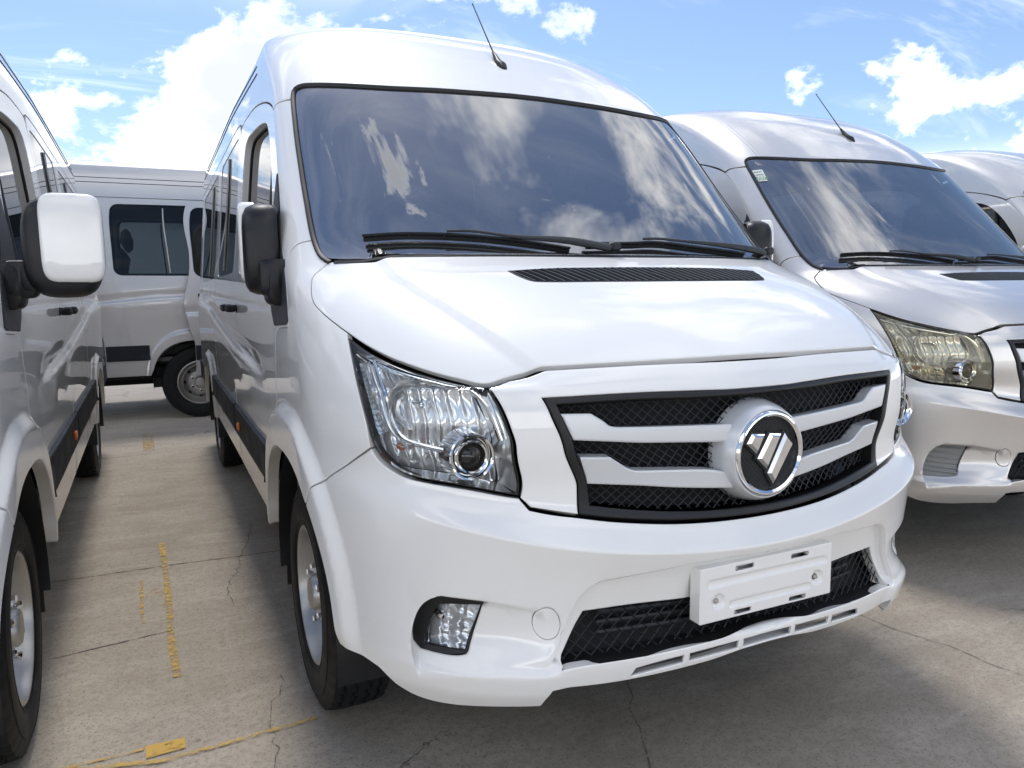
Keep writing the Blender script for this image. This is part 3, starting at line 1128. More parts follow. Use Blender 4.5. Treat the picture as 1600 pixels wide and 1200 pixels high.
def build_van():
    van = empty('passenger_van')
    sides = ((False, 'R'), (True, 'L'))

    # ---------------- hood
    hood_half = TV([(t, v) for t, v in O['hood']])
    hood_half = TV([(0.012, 1.1222)]) + [q for q in hood_half if q[0] > .05] + TV([(.60, 1.388), (.45, 1.388), (.3, 1.388), (.15, 1.388), (.02, 1.388)])
    vent_poly = XV([(-.44, 1.345), (-.425, 1.326), (-.395, 1.3134), (-.2, 1.310), (0, 1.309), (.2, 1.310), (.395, 1.3134), (.425, 1.326), (.44, 1.345), (.3, 1.351), (.15, 1.3525), (0, 1.353), (-.15, 1.3525), (-.3, 1.351)])
    panel('hood', half_to_full(hood_half), 'white', van, holes=[vent_poly], guides=both([[(s + o, r_) for s, r_ in CREASE] for o in (-.0275, -.012, .012, .0275)]), ds=.020, dr=.020, depth=.022, bev=.004, gap=.0030)
    hv = empty('hood_vent', van)
    panel('vent_tray', inset_poly(vent_poly, -.004), 'dark', hv, ds=.04, dr=.03, off=-.022, flange=False)
    panel('vent_rim', inset_poly(vent_poly, .0005), 'black', hv, holes=[inset_poly(smooth_poly(vent_poly), .0055)], ds=.03, dr=.03, off=-.0005, depth=.015, bev=.001, gap=0, hole_smooth=False)
    vp_in = inset_poly(smooth_poly(vent_poly), .003)
    k = 0
    for i in range(36):
        x0 = -.47 + i * .0262
        ctl = XV([(x0, 1.3515), (x0 + .014, 1.343), (x0 + .030, 1.330), (x0 + .052, 1.311)])
        l = np.array(smooth_poly(ctl, .006, closed=False))
        l = l[inpoly(l, vp_in)]
        if len(l) < 3:
            continue
        P = full(l[:, 0], l[:, 1])
        N = nrm(full, l[:, 0], l[:, 1])
        V, F = [], []
        for p, n in zip(P, N):
            V += [p - n * .016 + np.array([-.0018 - .003, 0, 0]), p + n * .0010 + np.array([-.0022, 0, 0]), p + n * .0010 + np.array([.0022, 0, 0]), p - n * .016 + np.array([.0018 - .003, 0, 0])]
        for j in range(len(P) - 1):
            for q in range(4):
                F.append((j * 4 + q, j * 4 + (q + 1) % 4, (j + 1) * 4 + (q + 1) % 4, (j + 1) * 4 + q))
        MB().add(V, F).build('slat', 'slat', hv, angle=30)

    # ---------------- bumper
    archF = YZ([p for p in arch(HUB_F, ARCH_F['a'], ARCH_F['b'], 128, 176, 12)])
    bh = TV([(.012, .7473)] + [q for q in O['bumper_top'] if q[0] > .03]) + archF + TV(O['bumper_bot'][:-1]) + TV([(.012, .4207)])
    mh = [q for q in TV(O['mouth_bot'])[::-1] if q[0] > .03] + TV(O['mouth_hole'])[1:] + TV([(.012, .5645)])
    mouth_full = half_to_full(TV([(.012, .474)]) + mh)
    fog = TV(O['fog'])
    slots = []
    for xa, xb in ((-.375, -.243), (-.227, -.093), (-.077, .077), (.093, .227), (.243, .375)):
        def vb(x):
            return .4315 - .030 * (abs(x) / .38) ** 1.6
        tl, br = (.012 if xa < -.3 else 0), (.012 if xb > .3 else 0)
        slots.append(XV([(xa, vb(xa)), ((xa + xb) / 2, vb((xa + xb) / 2)), (xb, vb(xb)), (xb - br, vb(xb) + .021), ((xa + xb) / 2, vb((xa + xb) / 2) + .021), (xa + tl, vb(xa) + .021)]))
    capc = TV(O['cap'])[0]
    cap = circle((-capc[0], capc[1]), .031)
    bump = panel('front_bumper', half_to_full(bh), 'white', van, holes=[mouth_full, fog, neg(fog), cap] + slots, ds=.014, dr=.012, depth=.03, bev=.004, gap=.0026, step=.010, guides=G_BUMPER + both(G_FLARE), hole_depths=[.028, .03, .03, .02] + [.007] * 5)
    panel('tow_eye_cap', inset_poly(cap, .0012), 'white', bump, ds=.02, dr=.02, depth=.008, bev=.0012, gap=0)
    panel('slot_backing', XV([(-.40, .395), (0, .425), (.40, .395), (.40, .428), (0, .462), (-.40, .428)]), 'dark', bump, ds=.05, dr=.03, func=plain(.045), flange=False)
    lg = empty('lower_grille', van)
    mo = smooth_poly(mouth_full, .012)
    lattice(inset_poly(mo, .001), .034, .030, .034, .0017, plain(0)).build('mesh', 'black', lg, kind='stuff')
    panel('backing', inset_poly(mo, -.05), 'dark', lg, ds=.05, dr=.04, func=plain(.085), flange=False)
    for i in range(5):
        v0 = .49 + .022 * i
        pp = path(XV([(x, v0) for x in (-.42, -.2, 0, .2, .42)]), 0, .06, func=plain(.066))
        MB().tube(pp, .006, 6).build('fin', 'grey', lg)

    # ---------------- grille surround + grille
    so = TV([(.012, 1.1125)] + [q for q in O['surround_out'] if q[0] > .05]) + TV(O['frame_out'][1:-2]) + TV([(.012, 1.0575)])
    outer_half = TV([(.012, 1.1125)] + [q for q in O['surround_out'] if q[0] > .05])
    inner_half = TV([q for q in O['frame_out'][1:] if q[0] > .02]) + TV([(.012, 1.0575)])
    ring = outer_half + inner_half
    panel('grille_surround', [q for q in ring] + [(-s, r_) for s, r_ in ring[::-1]], 'white', van, ds=.016, dr=.014, depth=.03, bev=.004, gap=.0020)
    gr = empty('grille', van)
    fo = [q for q in TV(O['frame_bot'])[::-1] if q[0] > .004] + TV([q for q in O['frame_out'][1:] if q[0] > .02])
    fi = [q for q in TV(O['frame_in_bot'])[::-1] if q[0] > .004] + TV([q for q in O['frame_in'][1:] if q[0] > .02])
    fo, fi = half_to_full(fo), half_to_full(fi)
    panel('frame', fo, 'black', gr, holes=[fi], ds=.02, dr=.016, off=.003, depth=.05, bev=.005, gap=.0015)
    fs = smooth_poly(fi, .012)
    lattice(inset_poly(fs, -.004), .0265, .0245, .030, .00135, full).build('mesh', 'grey', gr, kind='stuff')
    panel('backing', inset_poly(fs, -.012), 'dark', gr, ds=.05, dr=.04, func=shifted(.085), flange=False)
    for a, b in (('bars1_top', 'bars1_bot'), ('bars2_top', 'bars2_bot')):
        tb = TV(O[a] + [(.006, O[a][-1][1])])
        bb = TV(O[b] + [(.006, O[b][-1][1])])
        pl = tb[::-1] + bb
        for mir, _ in sides:
            panel('bar', pl, 'satin', gr, ds=.012, dr=.009, off=.001, depth=.034, bev=.005, gap=.0015, corner=16, mirror=mir, key='bar' + a)
    em = empty('emblem', van, (0, .0, .900))
    MB().lathe([(.05, .130), (.010, .122), (-.010, .114), (-.018, .1095), (-.019, .106), (-.010, .104)], 64).build('mount', 'satin', em)
    MB().lathe([(-.012, .1055), (-.020, .1045), (-.0255, .1005), (-.0262, .097), (-.022, .0915), (-.010, .0895)], 64).build('ring', 'chrome', em)
    MB().lathe([(-.011, .0900), (-.0112, .045), (-.0112, .002)], 48).build('disc', 'black', em)
    mbl = MB()
    for sg in (1, -1):
        for i in range(-18, 19):
            c = i * .0085
            pts_ = []
            for j in range(-20, 21):
                u = j * .0045
                xx_, zz_ = (u * .7071 * 1.0 + c * .7071), (sg * (u * .7071) - sg * c * .7071)
                if xx_ * xx_ + zz_ * zz_ < .0885 ** 2:
                    pts_.append((xx_, -.0118, zz_))
            if len(pts_) > 1:
                mbl.tube([pts_[0], pts_[-1]], .0006, 4, cap=False)
    mbl.build('disc_mesh', 'grey', em, kind='stuff')
    for poly in ([(-.0746, .0307), (-.0588, .0533), (-.0194, .0490), (-.0433, .0032)],
                 [(-.0403, -.0086), (-.003, .0495), (.0328, .0455), (-.0104, -.0365)],
                 [(-.0075, -.0477), (.0448, .0470), (.0725, .0200), (.0119, -.0757)]):
        MB().prism(inset_poly(poly, -.0045), -.0165, -.010, .001, .001).build('logo_backing', 'black', em, angle=20)
        n = len(poly)
        q = inset_poly(poly, .0062)
        Vp = [(p[0], -.0165, p[1]) for p in poly] + [(p[0], -.0215, p[1]) for p in poly] + [(p[0], -.0285, p[1]) for p in q]
        Fp = []
        for a_ in (0, n):
            for i in range(n):
                Fp.append((a_ + i, a_ + (i + 1) % n, a_ + n + (i + 1) % n, a_ + n + i))
        Fp.append(tuple(2 * n + i for i in range(n)))
        MB().add(Vp, Fp).build('logo_bar', 'chrome', em, angle=10)

    # ---------------- headlights
    HL = smooth_poly(TV(O['headlight']), .010, 36)
    for mir, _ in sides:
        hl = empty('headlight', van)
        panel('lens', inset_poly(HL, .0055), 'clear', hl, ds=.02, dr=.02, off=.001, depth=.012, bev=.004, gap=0, mirror=mir, key='hl_lens')
        panel('seal', inset_poly(HL, .001), 'seal', hl, holes=[inset_poly(HL, .0052)], ds=.02, dr=.02, off=-.004, depth=.02, bev=.001, gap=0, mirror=mir, key='hl_seal', hole_smooth=False)
        # housing: walls and fluted back
        L0 = np.array(inset_poly(HL, .0045))
        L1 = np.array(inset_poly(HL, .016))
        P0 = full(L0[:, 0], L0[:, 1]) + np.array([0, .006, 0])
        P1 = full(L1[:, 0], L1[:, 1]) + np.array([0, .0805, 0])
        k = len(P0)
        mb = MB()
        mb.add(list(P0) + list(P1), [(i, (i + 1) % k, k + (i + 1) % k, k + i) for i in range(k)])
        (mirror_mb(mb) if mir else mb).build('housing', 'hlgrey', hl)

        def flute(a, r_):
            return .010 * np.abs(np.sin(a * 95)) + .006 * np.sin(r_ * 60)
        panel('reflector_back', L1, 'reflector', hl, ds=.006, dr=.012, func=shifted(.080, flute), flange=False, mirror=mir, key='hl_back', gap=0, bev=0)
        # high beam bowl
        mb = MB()
        bc = (.782, .255, 1.040)
        V, F = [], []
        na, nr = 14, 7
        for i in range(nr + 1):
            rr_ = .010 + .056 * i / nr
            for j in range(na):
                th = 2 * math.pi * (j + .25) / na
                V.append((bc[0] + rr_ * math.cos(th) * 1.02, bc[1] + .092 - 9.0 * rr_ * rr_ + .006 * ((i + j) % 2), bc[2] + rr_ * math.sin(th) * .98))
        for i in range(nr):
            for j in range(na):
                F.append((i * na + j, i * na + (j + 1) % na, (i + 1) * na + (j + 1) % na, (i + 1) * na + j))
        mb.add(V, F)
        (mirror_mb(mb) if mir else mb).build('reflector_bowl', 'reflector', hl, smooth=False)
        mb = MB().lathe([(.075, .006), (.030, .008), (.012, .008), (.004, .006), (.0, .001)], 16, 'y', bc)
        (mirror_mb(mb) if mir else mb).build('bulb', 'chrome', hl)
        # projector
        pc = (.7005, .160, .930)
        mb = MB().lathe([(.065, .058), (.020, .055), (.006, .0545), (.002, .052), (.004, .048), (.020, .046), (.022, .043), (.010, .041), (.004, .037), (.006, .033), (.024, .029)], 48, 'y', pc)
        (mirror_mb(mb) if mir else mb).build('projector_ring', 'chrome', hl, angle=25)
        mb = MB().lathe([(.030, .030), (.018, .0285), (.008, .023), (.002, .013), (.0, .001)], 32, 'y', pc)
        (mirror_mb(mb) if mir else mb).build('projector_lens', 'dome', hl)
        mb = MB().lathe([(.034, .030), (.034, .001)], 24, 'y', pc)
        (mirror_mb(mb) if mir else mb).build('projector_core', 'dark', hl)
        # dividing trims
        f20 = shifted(.018)
        for key, rad in (('hl_trim', .0048), ('hl_trim_top', .0042)):
            pp = path(TV(O[key]), 0, .012, func=f20 if key == 'hl_trim' else shifted(.030))
            mb = MB().tube(pp, rad, 8, flat=1.6)
            (mirror_mb(mb) if mir else mb).build('trim', 'chrome', hl)
        pp = path(TV(O['hl_trim']), 0, .012, func=shifted(.022)) + np.array([.0115, .004, 0])
        mb = MB().tube(pp, .0028, 8)
        (mirror_mb(mb) if mir else mb).build('trim', 'chrome', hl)
        dp = path(TV(O['hl_drl']), 0, .0165, func=shifted(.034)) + np.array([-.006, 0, 0])
        mb = MB()
        for p in dp:
            mb.lathe([(.012, .0085), (.002, .0080), (-.003, .0045), (-.004, .001)], 10, 'y', tuple(p))
        (mirror_mb(mb) if mir else mb).build('led_strip', 'clear', hl)
        pp = path(TV(O['hl_drl']), 0, .02, func=shifted(.050)) + np.array([-.012, 0, 0])
        mb = MB().tube(pp, .014, 6, flat=.6)
        (mirror_mb(mb) if mir else mb).build('led_tray', 'reflector', hl, smooth=False)
        panel('turn_signal', TV(O['hl_turn']), 'clear', hl, ds=.012, dr=.006, func=shifted(.030, lambda a, r_: .003 * np.sin(r_ * 420)), depth=.01, gap=0, bev=.001, mirror=mir, key='hl_turn')
        tb_ = pt(*TV([(.552, .925)])[0]) + np.array([0, .055, 0])
        mb = MB().lathe([(.02, .008), (0, .008), (-.008, .006), (-.010, .001)], 14, 'y', tuple(tb_))
        (mirror_mb(mb) if mir else mb).build('turn_bulb', 'amber', hl)

    # ---------------- fog lamps
    FG = smooth_poly(TV(O['fog']), .010, 36)
    FL = smooth_poly(TV(O['fogglass']), .010, 36)
    for mir, _ in sides:
        fg = empty('fog_lamp', van)
        panel('bezel', inset_poly(FG, .0008), 'black', fg, holes=[FL], ds=.015, dr=.012, off=-.003, depth=.022, bev=.003, gap=0, mirror=mir, key='fog_bez', hole_smooth=False)
        panel('lens', inset_poly(FL, .0012), 'clear', fg, ds=.02, dr=.02, off=-.012, depth=.006, bev=.001, gap=0, mirror=mir, key='fog_lens')
        rng = np.random.RandomState(5)
        panel('reflector', inset_poly(FL, -.028), 'reflector', fg, ds=.008, dr=.008, func=shifted(.030, lambda a, r_: .016 * np.abs(np.sin(a * 75 + r_ * 30)) + .008 * np.abs(np.sin(r_ * 110 - a * 40))), flange=False, mirror=mir, key='fog_ref')
        cc = np.mean(np.array(FL), 0)
        c3 = pt(cc[0] + .01, cc[1] + .01) + np.array([0, .022, 0])
        mb = MB().lathe([(.02, .010), (0, .010), (-.006, .006), (-.007, .001)], 14, 'y', tuple(c3))
        (mirror_mb(mb) if mir else mb).build('bulb', 'chrome', fg)

    # ---------------- number plate bracket
    def plate_f(s, r_):
        s = np.asarray(s, float)
        r_ = np.asarray(r_, float)
        y = np.full_like(s, -.030)
        for x0, x1, z0 in ((-.185, .190, .606), (-.115, .134, .546)):
            d = np.maximum(np.abs(r_ - z0) - .0035, 0)
            e = np.maximum(np.maximum(x0 - s, s - x1), 0)
            y = y + .0045 * (1 - sm((np.hypot(d, e) - .001) / .006))
        for hx, hz in ((-.157, .560), (.164, .5625)):
            y = y + .006 * (1 - sm((np.hypot(s - hx, r_ - hz) - .013) / .008))
        return np.stack([s, y, r_], -1)
    pslots = [rrect(-.106, .6255, -.048, .6375, .003, 2), rrect(.073, .6255, .131, .6375, .003, 2), rrect(-.107, .5165, -.054, .5275, .003, 2), rrect(.070, .5155, .126, .5265, .003, 2)]
    pslots += [circle((-.160, .560), .0062, 14), circle((.161, .5625), .0080, 14)]
    nb = panel('plate_bracket', rrect(-.213, .511, .213, .647, .004, 2), 'white', van, holes=pslots, ds=.008, dr=.0045, func=plate_f, depth=.036, bev=.003, gap=0, step=.006, hole_smooth=False, corner=12, hole_depths=[.006] * 6)
    mb = MB()
    mb.box((0, .003, .578), (.212, .003, .066))
    mb.build('bracket_back', 'dark', nb)
    for x, z in ((-.102, .632), (.128, .632), (-.104, .521), (.122, .5205), (-.160, .560), (.161, .5625)):
        MB().lathe([(.0, .0062), (-.006, .0060), (-.009, .004), (-.009, .001)], 8, 'y', (x, -.020, z)).build('screw', 'rim', nb)

    # ---------------- fenders, doors, pillars, side panels
    seam_front = [(1.228, arch_y(1.228, ARCH_F)), (1.226, .95), (1.222, 1.06), (1.212, 1.165), (1.17, 1.186), (1.08, 1.194), (.975, 1.200), (.938, 1.213), (.95, 1.235), (1.013, 1.336), (1.062, 1.388)]
    seam_up = [(1.136, 1.459), (1.257, 1.613), (1.352, 1.731), (1.45, 1.85), (1.515, 1.918), (1.575, 1.963), (1.638, 1.992)]
    seam_top = [(1.75, 2.030), (1.886, 2.062), (2.06, 2.092), (2.243, 2.112), (2.45, 2.118), (2.60, 2.115)]
    hood_side = [q for q in O['hood'] if q[0] > .645][0:]
    fd = TV(O['headlight'][-1:-5:-1][::-1])
    a1 = arch(HUB_F, ARCH_F['a'], ARCH_F['b'], 60, 128, 20)
    a1 = [p for p in a1 if p[0] < 1.215]
    fend = TV([(t, v) for t, v in hood_side]) + TV([(.672, 1.3935), (.6934, 1.4126), (.709, 1.447)]) + TV(O['pillar_seam_low'][::-1]) + YZ(seam_front[::-1][1:]) + YZ(a1) + TV([(t_, v_ + .001) for t_, v_ in O['bumper_top'][:-4:-1]]) + TV(O['headlight'][-3:]) + TV(O['headlight'][:1])
    door_ar = arch(HUB_F, ARCH_F['a'], ARCH_F['b'], 14, 62, 16)
    door_ar = [p for p in door_ar if p[0] > 1.236]
    door = YZ(seam_front) + YZ(seam_up) + YZ(seam_top) + YZ([(2.640, 2.095), (2.657, 2.04), (2.660, 1.7), (2.660, 1.2), (2.660, .80), (2.655, .50), (2.650, .445), (2.2, .440), (1.75, .440), (1.50, .440)]) + YZ(door_ar)
    win = YZ([(1.42, 1.405), (1.415, 1.50), (1.45, 1.64), (1.56, 1.80), (1.68, 1.915), (1.78, 1.962), (1.98, 1.993), (2.25, 2.010), (2.38, 2.008), (2.445, 1.975), (2.465, 1.90), (2.47, 1.70), (2.47, 1.47), (2.455, 1.415), (2.40, 1.400), (1.8, 1.398)])
    tri = YZ([(1.212, 1.196), (1.08, 1.203), (.985, 1.208), (.950, 1.218), (.962, 1.240), (1.024, 1.338), (1.075, 1.392), (1.15, 1.463), (1.268, 1.615), (1.345, 1.708), (1.372, 1.60), (1.385, 1.45), (1.36, 1.34), (1.29, 1.25)])
    pill = TV(O['pillar_seam_low']) + TV([(.7240, 1.475), (.7240, 1.4899), (.7405, 1.597), (.7520, 1.7116), (.7597, 1.8335), (.7575, 1.9400), (.7575, 1.9775)]) + TV(O['pillar_seam_top'][::-1][1:]) + YZ([(1.575, 1.963), (1.515, 1.918), (1.45, 1.85), (1.352, 1.731), (1.257, 1.613), (1.136, 1.459), (1.09, 1.415)])
    sld = YZ([(2.672, .447), (3.862, .447), (3.865, .8), (3.865, 1.5), (3.862, 2.145), (2.9, 2.145), (2.72, 2.138), (2.675, 2.095), (2.672, 1.5), (2.672, .8)])
    swin = YZ(rrect(2.712, 1.415, 3.775, 2.085, .075, 6))
    ra = arch(HUB_R, ARCH_R['a'], ARCH_R['b'], 170, 10, 30)
    qtr = YZ([(3.875, .447), (4.10, .447), (4.26, .447)] + ra[2:-2] + [(5.14, .447), (5.45, .45), (5.70, .47), (5.735, .60), (5.74, 1.2), (5.74, 2.145), (4.8, 2.148), (3.875, 2.148), (3.872, 1.5), (3.872, .8)])
    qwin = YZ(rrect(4.00, 1.415, 5.53, 2.088, .075, 6))
    for mir, sd in sides:
        sx = -1 if mir else 1
        fdr = panel('fender', fend, 'white', van, guides=G_FLARE, ds=.016, dr=.014, depth=.02, bev=.003, gap=.0026, mirror=mir, key='fend')
        dr_ = panel('front_door', door, 'white', van, holes=[win], guides=G_FLARE, ds=.030, dr=.014, depth=.04, bev=.004, gap=.0022, mirror=mir, key='door')
        panel('mirror_mount', tri, 'grey', dr_, ds=.03, dr=.03, off=.005, depth=.008, bev=.003, gap=0, mirror=mir, key='tri')
        panel('window_glass', inset_poly(smooth_poly(win), -.006), 'tint', dr_, ds=.06, dr=.05, off=-.034, depth=.004, bev=.001, gap=0, mirror=mir, key='dglass')
        panel('window_seal', inset_poly(smooth_poly(win), -.003), 'seal', dr_, holes=[inset_poly(smooth_poly(win), .014)], ds=.05, dr=.04, off=-.028, depth=.010, bev=.001, gap=0, mirror=mir, key='dseal', hole_smooth=False)
        dv = path(YZ([(1.60, 1.40), (1.615, 1.6), (1.655, 1.89)]), -.026, .05)
        mb = MB().tube(dv, .013, 6)
        (mirror_mb(mb) if mir else mb).build('window_divider', 'seal', dr_)
        panel('a_pillar', pill, 'white', van, ds=.018, dr=.03, depth=.03, bev=.003, gap=.0018, mirror=mir, key='pill')
        sl = panel('sliding_door', sld, 'white', van, holes=[swin], ds=.06, dr=.012, depth=.03, bev=.004, gap=.0025, mirror=mir, key='sld')
        panel('window_glass', inset_poly(smooth_poly(swin), .002), 'tint', sl, ds=.1, dr=.06, off=-.004, depth=.004, bev=.001, gap=0, mirror=mir, key='sglass')
        panel('window_seal', inset_poly(smooth_poly(swin), -.006), 'seal', sl, holes=[inset_poly(smooth_poly(swin), .028)], ds=.06, dr=.05, off=-.009, depth=.006, bev=.001, gap=0, mirror=mir, key='sseal', hole_smooth=False)
        qt = panel('side_panel', qtr, 'white', van, holes=[qwin], guides=G_FLARE_R, ds=.05, dr=.012, depth=.03, bev=.004, gap=.0025, mirror=mir, key='qtr')
        panel('window_glass', inset_poly(smooth_poly(qwin), .002), 'tint', qt, ds=.1, dr=.06, off=-.004, depth=.004, bev=.001, gap=0, mirror=mir, key='qglass')
        panel('window_seal', inset_poly(smooth_poly(qwin), -.006), 'seal', qt, holes=[inset_poly(smooth_poly(qwin), .028)], ds=.06, dr=.05, off=-.009, depth=.006, bev=.001, gap=0, mirror=mir, key='qseal', hole_smooth=False)
        for prt, yb, zz in ((qt, 4.46, (1.44, 2.06)), (sl, 3.25, (1.44, 2.06))):
            dv = path(YZ([(yb + .03, zz[0]), (yb, zz[1])]), .000, .1)
            mb = MB().tube(dv, .008, 6)
            (mirror_mb(mb) if mir else mb).build('window_divider', 'rim', prt)
        for prt, ya, yb_ in ((dr_, 1.495, 2.648), (sl, 2.684, 3.854), (qt, 3.884, 4.262), (qt, 5.140, 5.72)):
            e0 = .012 if ya < 2 else .0
            panel('rub_strip', YZ([(ya, .600), (yb_, .600), (yb_, .748), (ya - 2 * e0, .748)]), 'strip', prt, ds=.08, dr=.012, off=.020, depth=.024, bev=.006, gap=.001, mirror=mir, key='strip%.2f' % ya)
        # handles
        for prt, yh, zh in ((dr_, 2.52, 1.235), (sl, 2.80, 1.235)):
            q0 = YZ([(yh, zh)])[0]
            c = pt(*q0)
            mb = MB()
            mb.tube([(c[0] + .006, c[1] - .055, c[2] + .002), (c[0] + .030, c[1] - .042, c[2] + .001), (c[0] + .038, c[1], c[2]), (c[0] + .030, c[1] + .042, c[2] - .002), (c[0] + .006, c[1] + .055, c[2] - .004)], [.013, .015, .016, .015, .013], 10, flat=1.25)
            (mirror_mb(mb) if mir else mb).build('handle', 'black', prt)
            panel('handle_recess', circle(q0, .042, 24), 'black', prt, ds=.03, dr=.03, off=.0015, depth=.003, bev=.001, gap=0, mirror=mir, key='hrec%.2f' % yh)
        # side marker lamp on the strip
        mb = MB()
        c = pt(*YZ([(2.40, .674)])[0])
        mb.box((c[0] + .026, c[1], c[2]), (.006, .028, .018), 0, .004)
        (mirror_mb(mb) if mir else mb).build('side_marker', 'amber', dr_)
        # exterior mirror
        piv = Vector((sx * .985, 1.095, 1.30))
        mr = empty('mirror', van, piv)
        mr['side'] = sd

        def loops(cx, cy, cz, hx, hz, rows, p=3.2, n=40):
            V, F = [], []
            for dy, k_, sk in rows:
                for j in range(n):
                    u = 2 * math.pi * j / n
                    cu, su = math.cos(u), math.sin(u)
                    V.append((cx + sk + hx * k_ * math.copysign(abs(cu) ** (2 / p), cu), cy + dy, cz + hz * k_ * math.copysign(abs(su) ** (2 / p), su)))
            for i in range(len(rows) - 1):
                for j in range(n):
                    F.append((i * n + j, i * n + (j + 1) % n, (i + 1) * n + (j + 1) % n, (i + 1) * n + j))
            F.append(tuple(range(n)))
            F.append(tuple((len(rows) - 1) * n + j for j in range(n))[::-1])
            return V, F
        mb = MB().add(*loops(.125, -.02, .142, .103, .146, [(-.062, .60, .004), (-.058, .80, .003), (-.047, .92, .002), (-.024, .985, 0), (.016, 1.0, 0), (.040, .97, 0), (.046, .93, 0), (.040, .90, 0), (.032, .89, 0)]))
        (mirror_mb(mb) if mir else mb).build('housing', 'black', mr, angle=50)
        mb = MB().add(*loops(.153, -.02, .166, .081, .127, [(-.0735, .60, 0), (-.0720, .86, 0), (-.0670, .96, 0), (-.056, 1.0, 0), (-.022, 1.0, 0), (-.020, .97, 0)], p=5.5))
        (mirror_mb(mb) if mir else mb).build('cap', 'white', mr, angle=50)
        mb = MB().add(*loops(.125, -.02, .142, .088, .126, [(.034, 1, 0), (.036, 1, 0)]))
        (mirror_mb(mb) if mir else mb).build('glass', 'chrome', mr)
        mb = MB().add(*loops(0, 0, 0, .045, .055, [(-.035, .85, 0), (-.027, 1, 0), (.027, 1, 0), (.035, .85, 0)], p=4))
        mb.V = [(x + .012, y, z + .05) for x, y, z in mb.V]
        mb.add(*loops(.055, -.006, .055, .045, .043, [(-.032, .85, 0), (-.024, 1, 0), (.024, 1, 0), (.032, .85, 0)], p=4))
        (mirror_mb(mb) if mir else mb).build('arm', 'black', mr, angle=50)
        foot = empty('mirror_foot', van)
        mb = MB().add(*loops(.958, 1.11, 1.335, .046, .072, [(-.05, .8, 0), (-.038, 1, 0), (.05, 1, 0), (.065, .8, 0)], p=4))
        (mirror_mb(mb) if mir else mb).build('foot_block', 'black', foot, angle=50)
        # wheel wells
        for yc in (HUB_F, HUB_R):
            V, F = [], []
            n = 30
            for xx_ in (.955 if yc == HUB_F else .965, .62):
                for i in range(n + 1):
                    th = R(-8 + 196 * i / n)
                    rr_ = .490 if yc == HUB_F else .430
                    V.append((xx_, yc + rr_ * math.cos(th), HUB_Z + min(rr_ * math.sin(th) * .965, .45)))
            for i in range(n):
                F.append((i, i + 1, n + 2 + i, n + 1 + i))
            F.append(tuple(n + 1 + i for i in range(n + 1)))
            mb = MB().add(V, F)
            # splash lip behind the wheel
            mb.box((.80, yc + (.515 if yc == HUB_F else .46), .33), (.13, .006, .13), 0, .003)
            (mirror_mb(mb) if mir else mb).build('wheel_liner', 'black', van)
            make_wheel(van, (sx * .848, yc, .3555), not mir)

    # ---------------- roof
    rh = TV([(.012, 2.0262)] + [(t, v + .0025) for t, v in O['ws_outer'][::-1] if v > 2.0 and t > .1]) + TV([(.7580, 1.9850)]) + TV([(t, v + .003) for t, v in O['pillar_seam_top'][::-1][1:]]) + YZ([(1.57, 1.967), (1.632, 1.997)]) + YZ([(y, z + .004) for y, z in seam_top]) + YZ([(2.655, 2.124), (2.72, 2.143), (2.95, 2.1495), (4, 2.1505), (5.74, 2.1515)]) + TV([(1.998, 2.25), (1.998, 2.40), (1.998, 2.5), (1.998, 2.554), (1.6, 2.555), (1.2, 2.555), (1.0, 2.555), (.7, 2.555), (.4, 2.555), (.15, 2.555), (.012, 2.555)])
    roof = panel('roof', half_to_full(rh), 'white', van, ds=.05, dr=.030, depth=.02, bev=.003, gap=.0018, step=.02)
    panel('headliner', inset_poly(smooth_poly(half_to_full(rh), .03), -.06), 'headliner', roof, ds=.12, dr=.08, off=-.045, flange=False, gap=0, bev=0, step=.03)
    tl = np.concatenate([np.linspace(0, 1, 40), np.linspace(1.02, 1.998, 20)])
    lp = surf(tl, np.full_like(tl, 2.5535))
    lp = list(lp) + [np.array([-p[0], p[1], p[2]]) for p in lp[::-1][:-1]]
    MB().add(lp, [tuple(range(len(lp)))]).build('roof_ridge', 'white', roof)
    for mir, _ in sides:
        for l in (TV(O['roofline']), TV([(t + .028, v) for t, v in O['roofline']]), YZ([(2.30, 2.315), (2.6, 2.322), (3.5, 2.33), (5.7, 2.33)]), YZ([(2.22, 2.262), (2.6, 2.275), (3.5, 2.285), (5.7, 2.285)])):
            wd = .0028 if l[0][0] < S1 else .0045
            pp = path(l, -.001, .04)
            mb = MB().tube(pp, wd, 6, flat=.8)
            (mirror_mb(mb) if mir else mb).build('roof_rib', 'white' if l[0][0] < S1 else 'grey', roof)

    # ---------------- windshield
    wsh = TV([(.012, 1.396), (.2, 1.396), (.4, 1.397), (.55, 1.399), (.65, 1.403)] + [(t, v) for t, v in O['ws_outer'][:-1]]) + TV([(.012, 2.0225)])
    wsf = half_to_full(wsh)
    wsg = half_to_full(TV([(.012, 1.432), (.3, 1.435), (.48, 1.437)] + O['ws_glassdark'][:-1]) + TV([(.012, 1.9916)]))
    wsp = panel('windshield', wsf, 'ws', van, ds=.05, dr=.05, off=-.003, depth=.006, bev=.001, gap=.001)
    panel('border', inset_poly(smooth_poly(wsf), .002), 'frit', wsp, holes=[wsg], ds=.04, dr=.03, off=-.008, depth=.002, bev=.0005, gap=0)
    trim_pts = TV([(.66, 1.390)] + O['ws_outer'][:-1] + [(.012, 2.0235)])
    pr_ = path(trim_pts, .000, .02, 60)
    pl_ = (pr_ * np.array([-1, 1, 1]))[::-1]
    MB().tube(list(pr_) + list(pl_), .0085, 8, flat=.75).build('rubber_trim', 'seal', wsp)
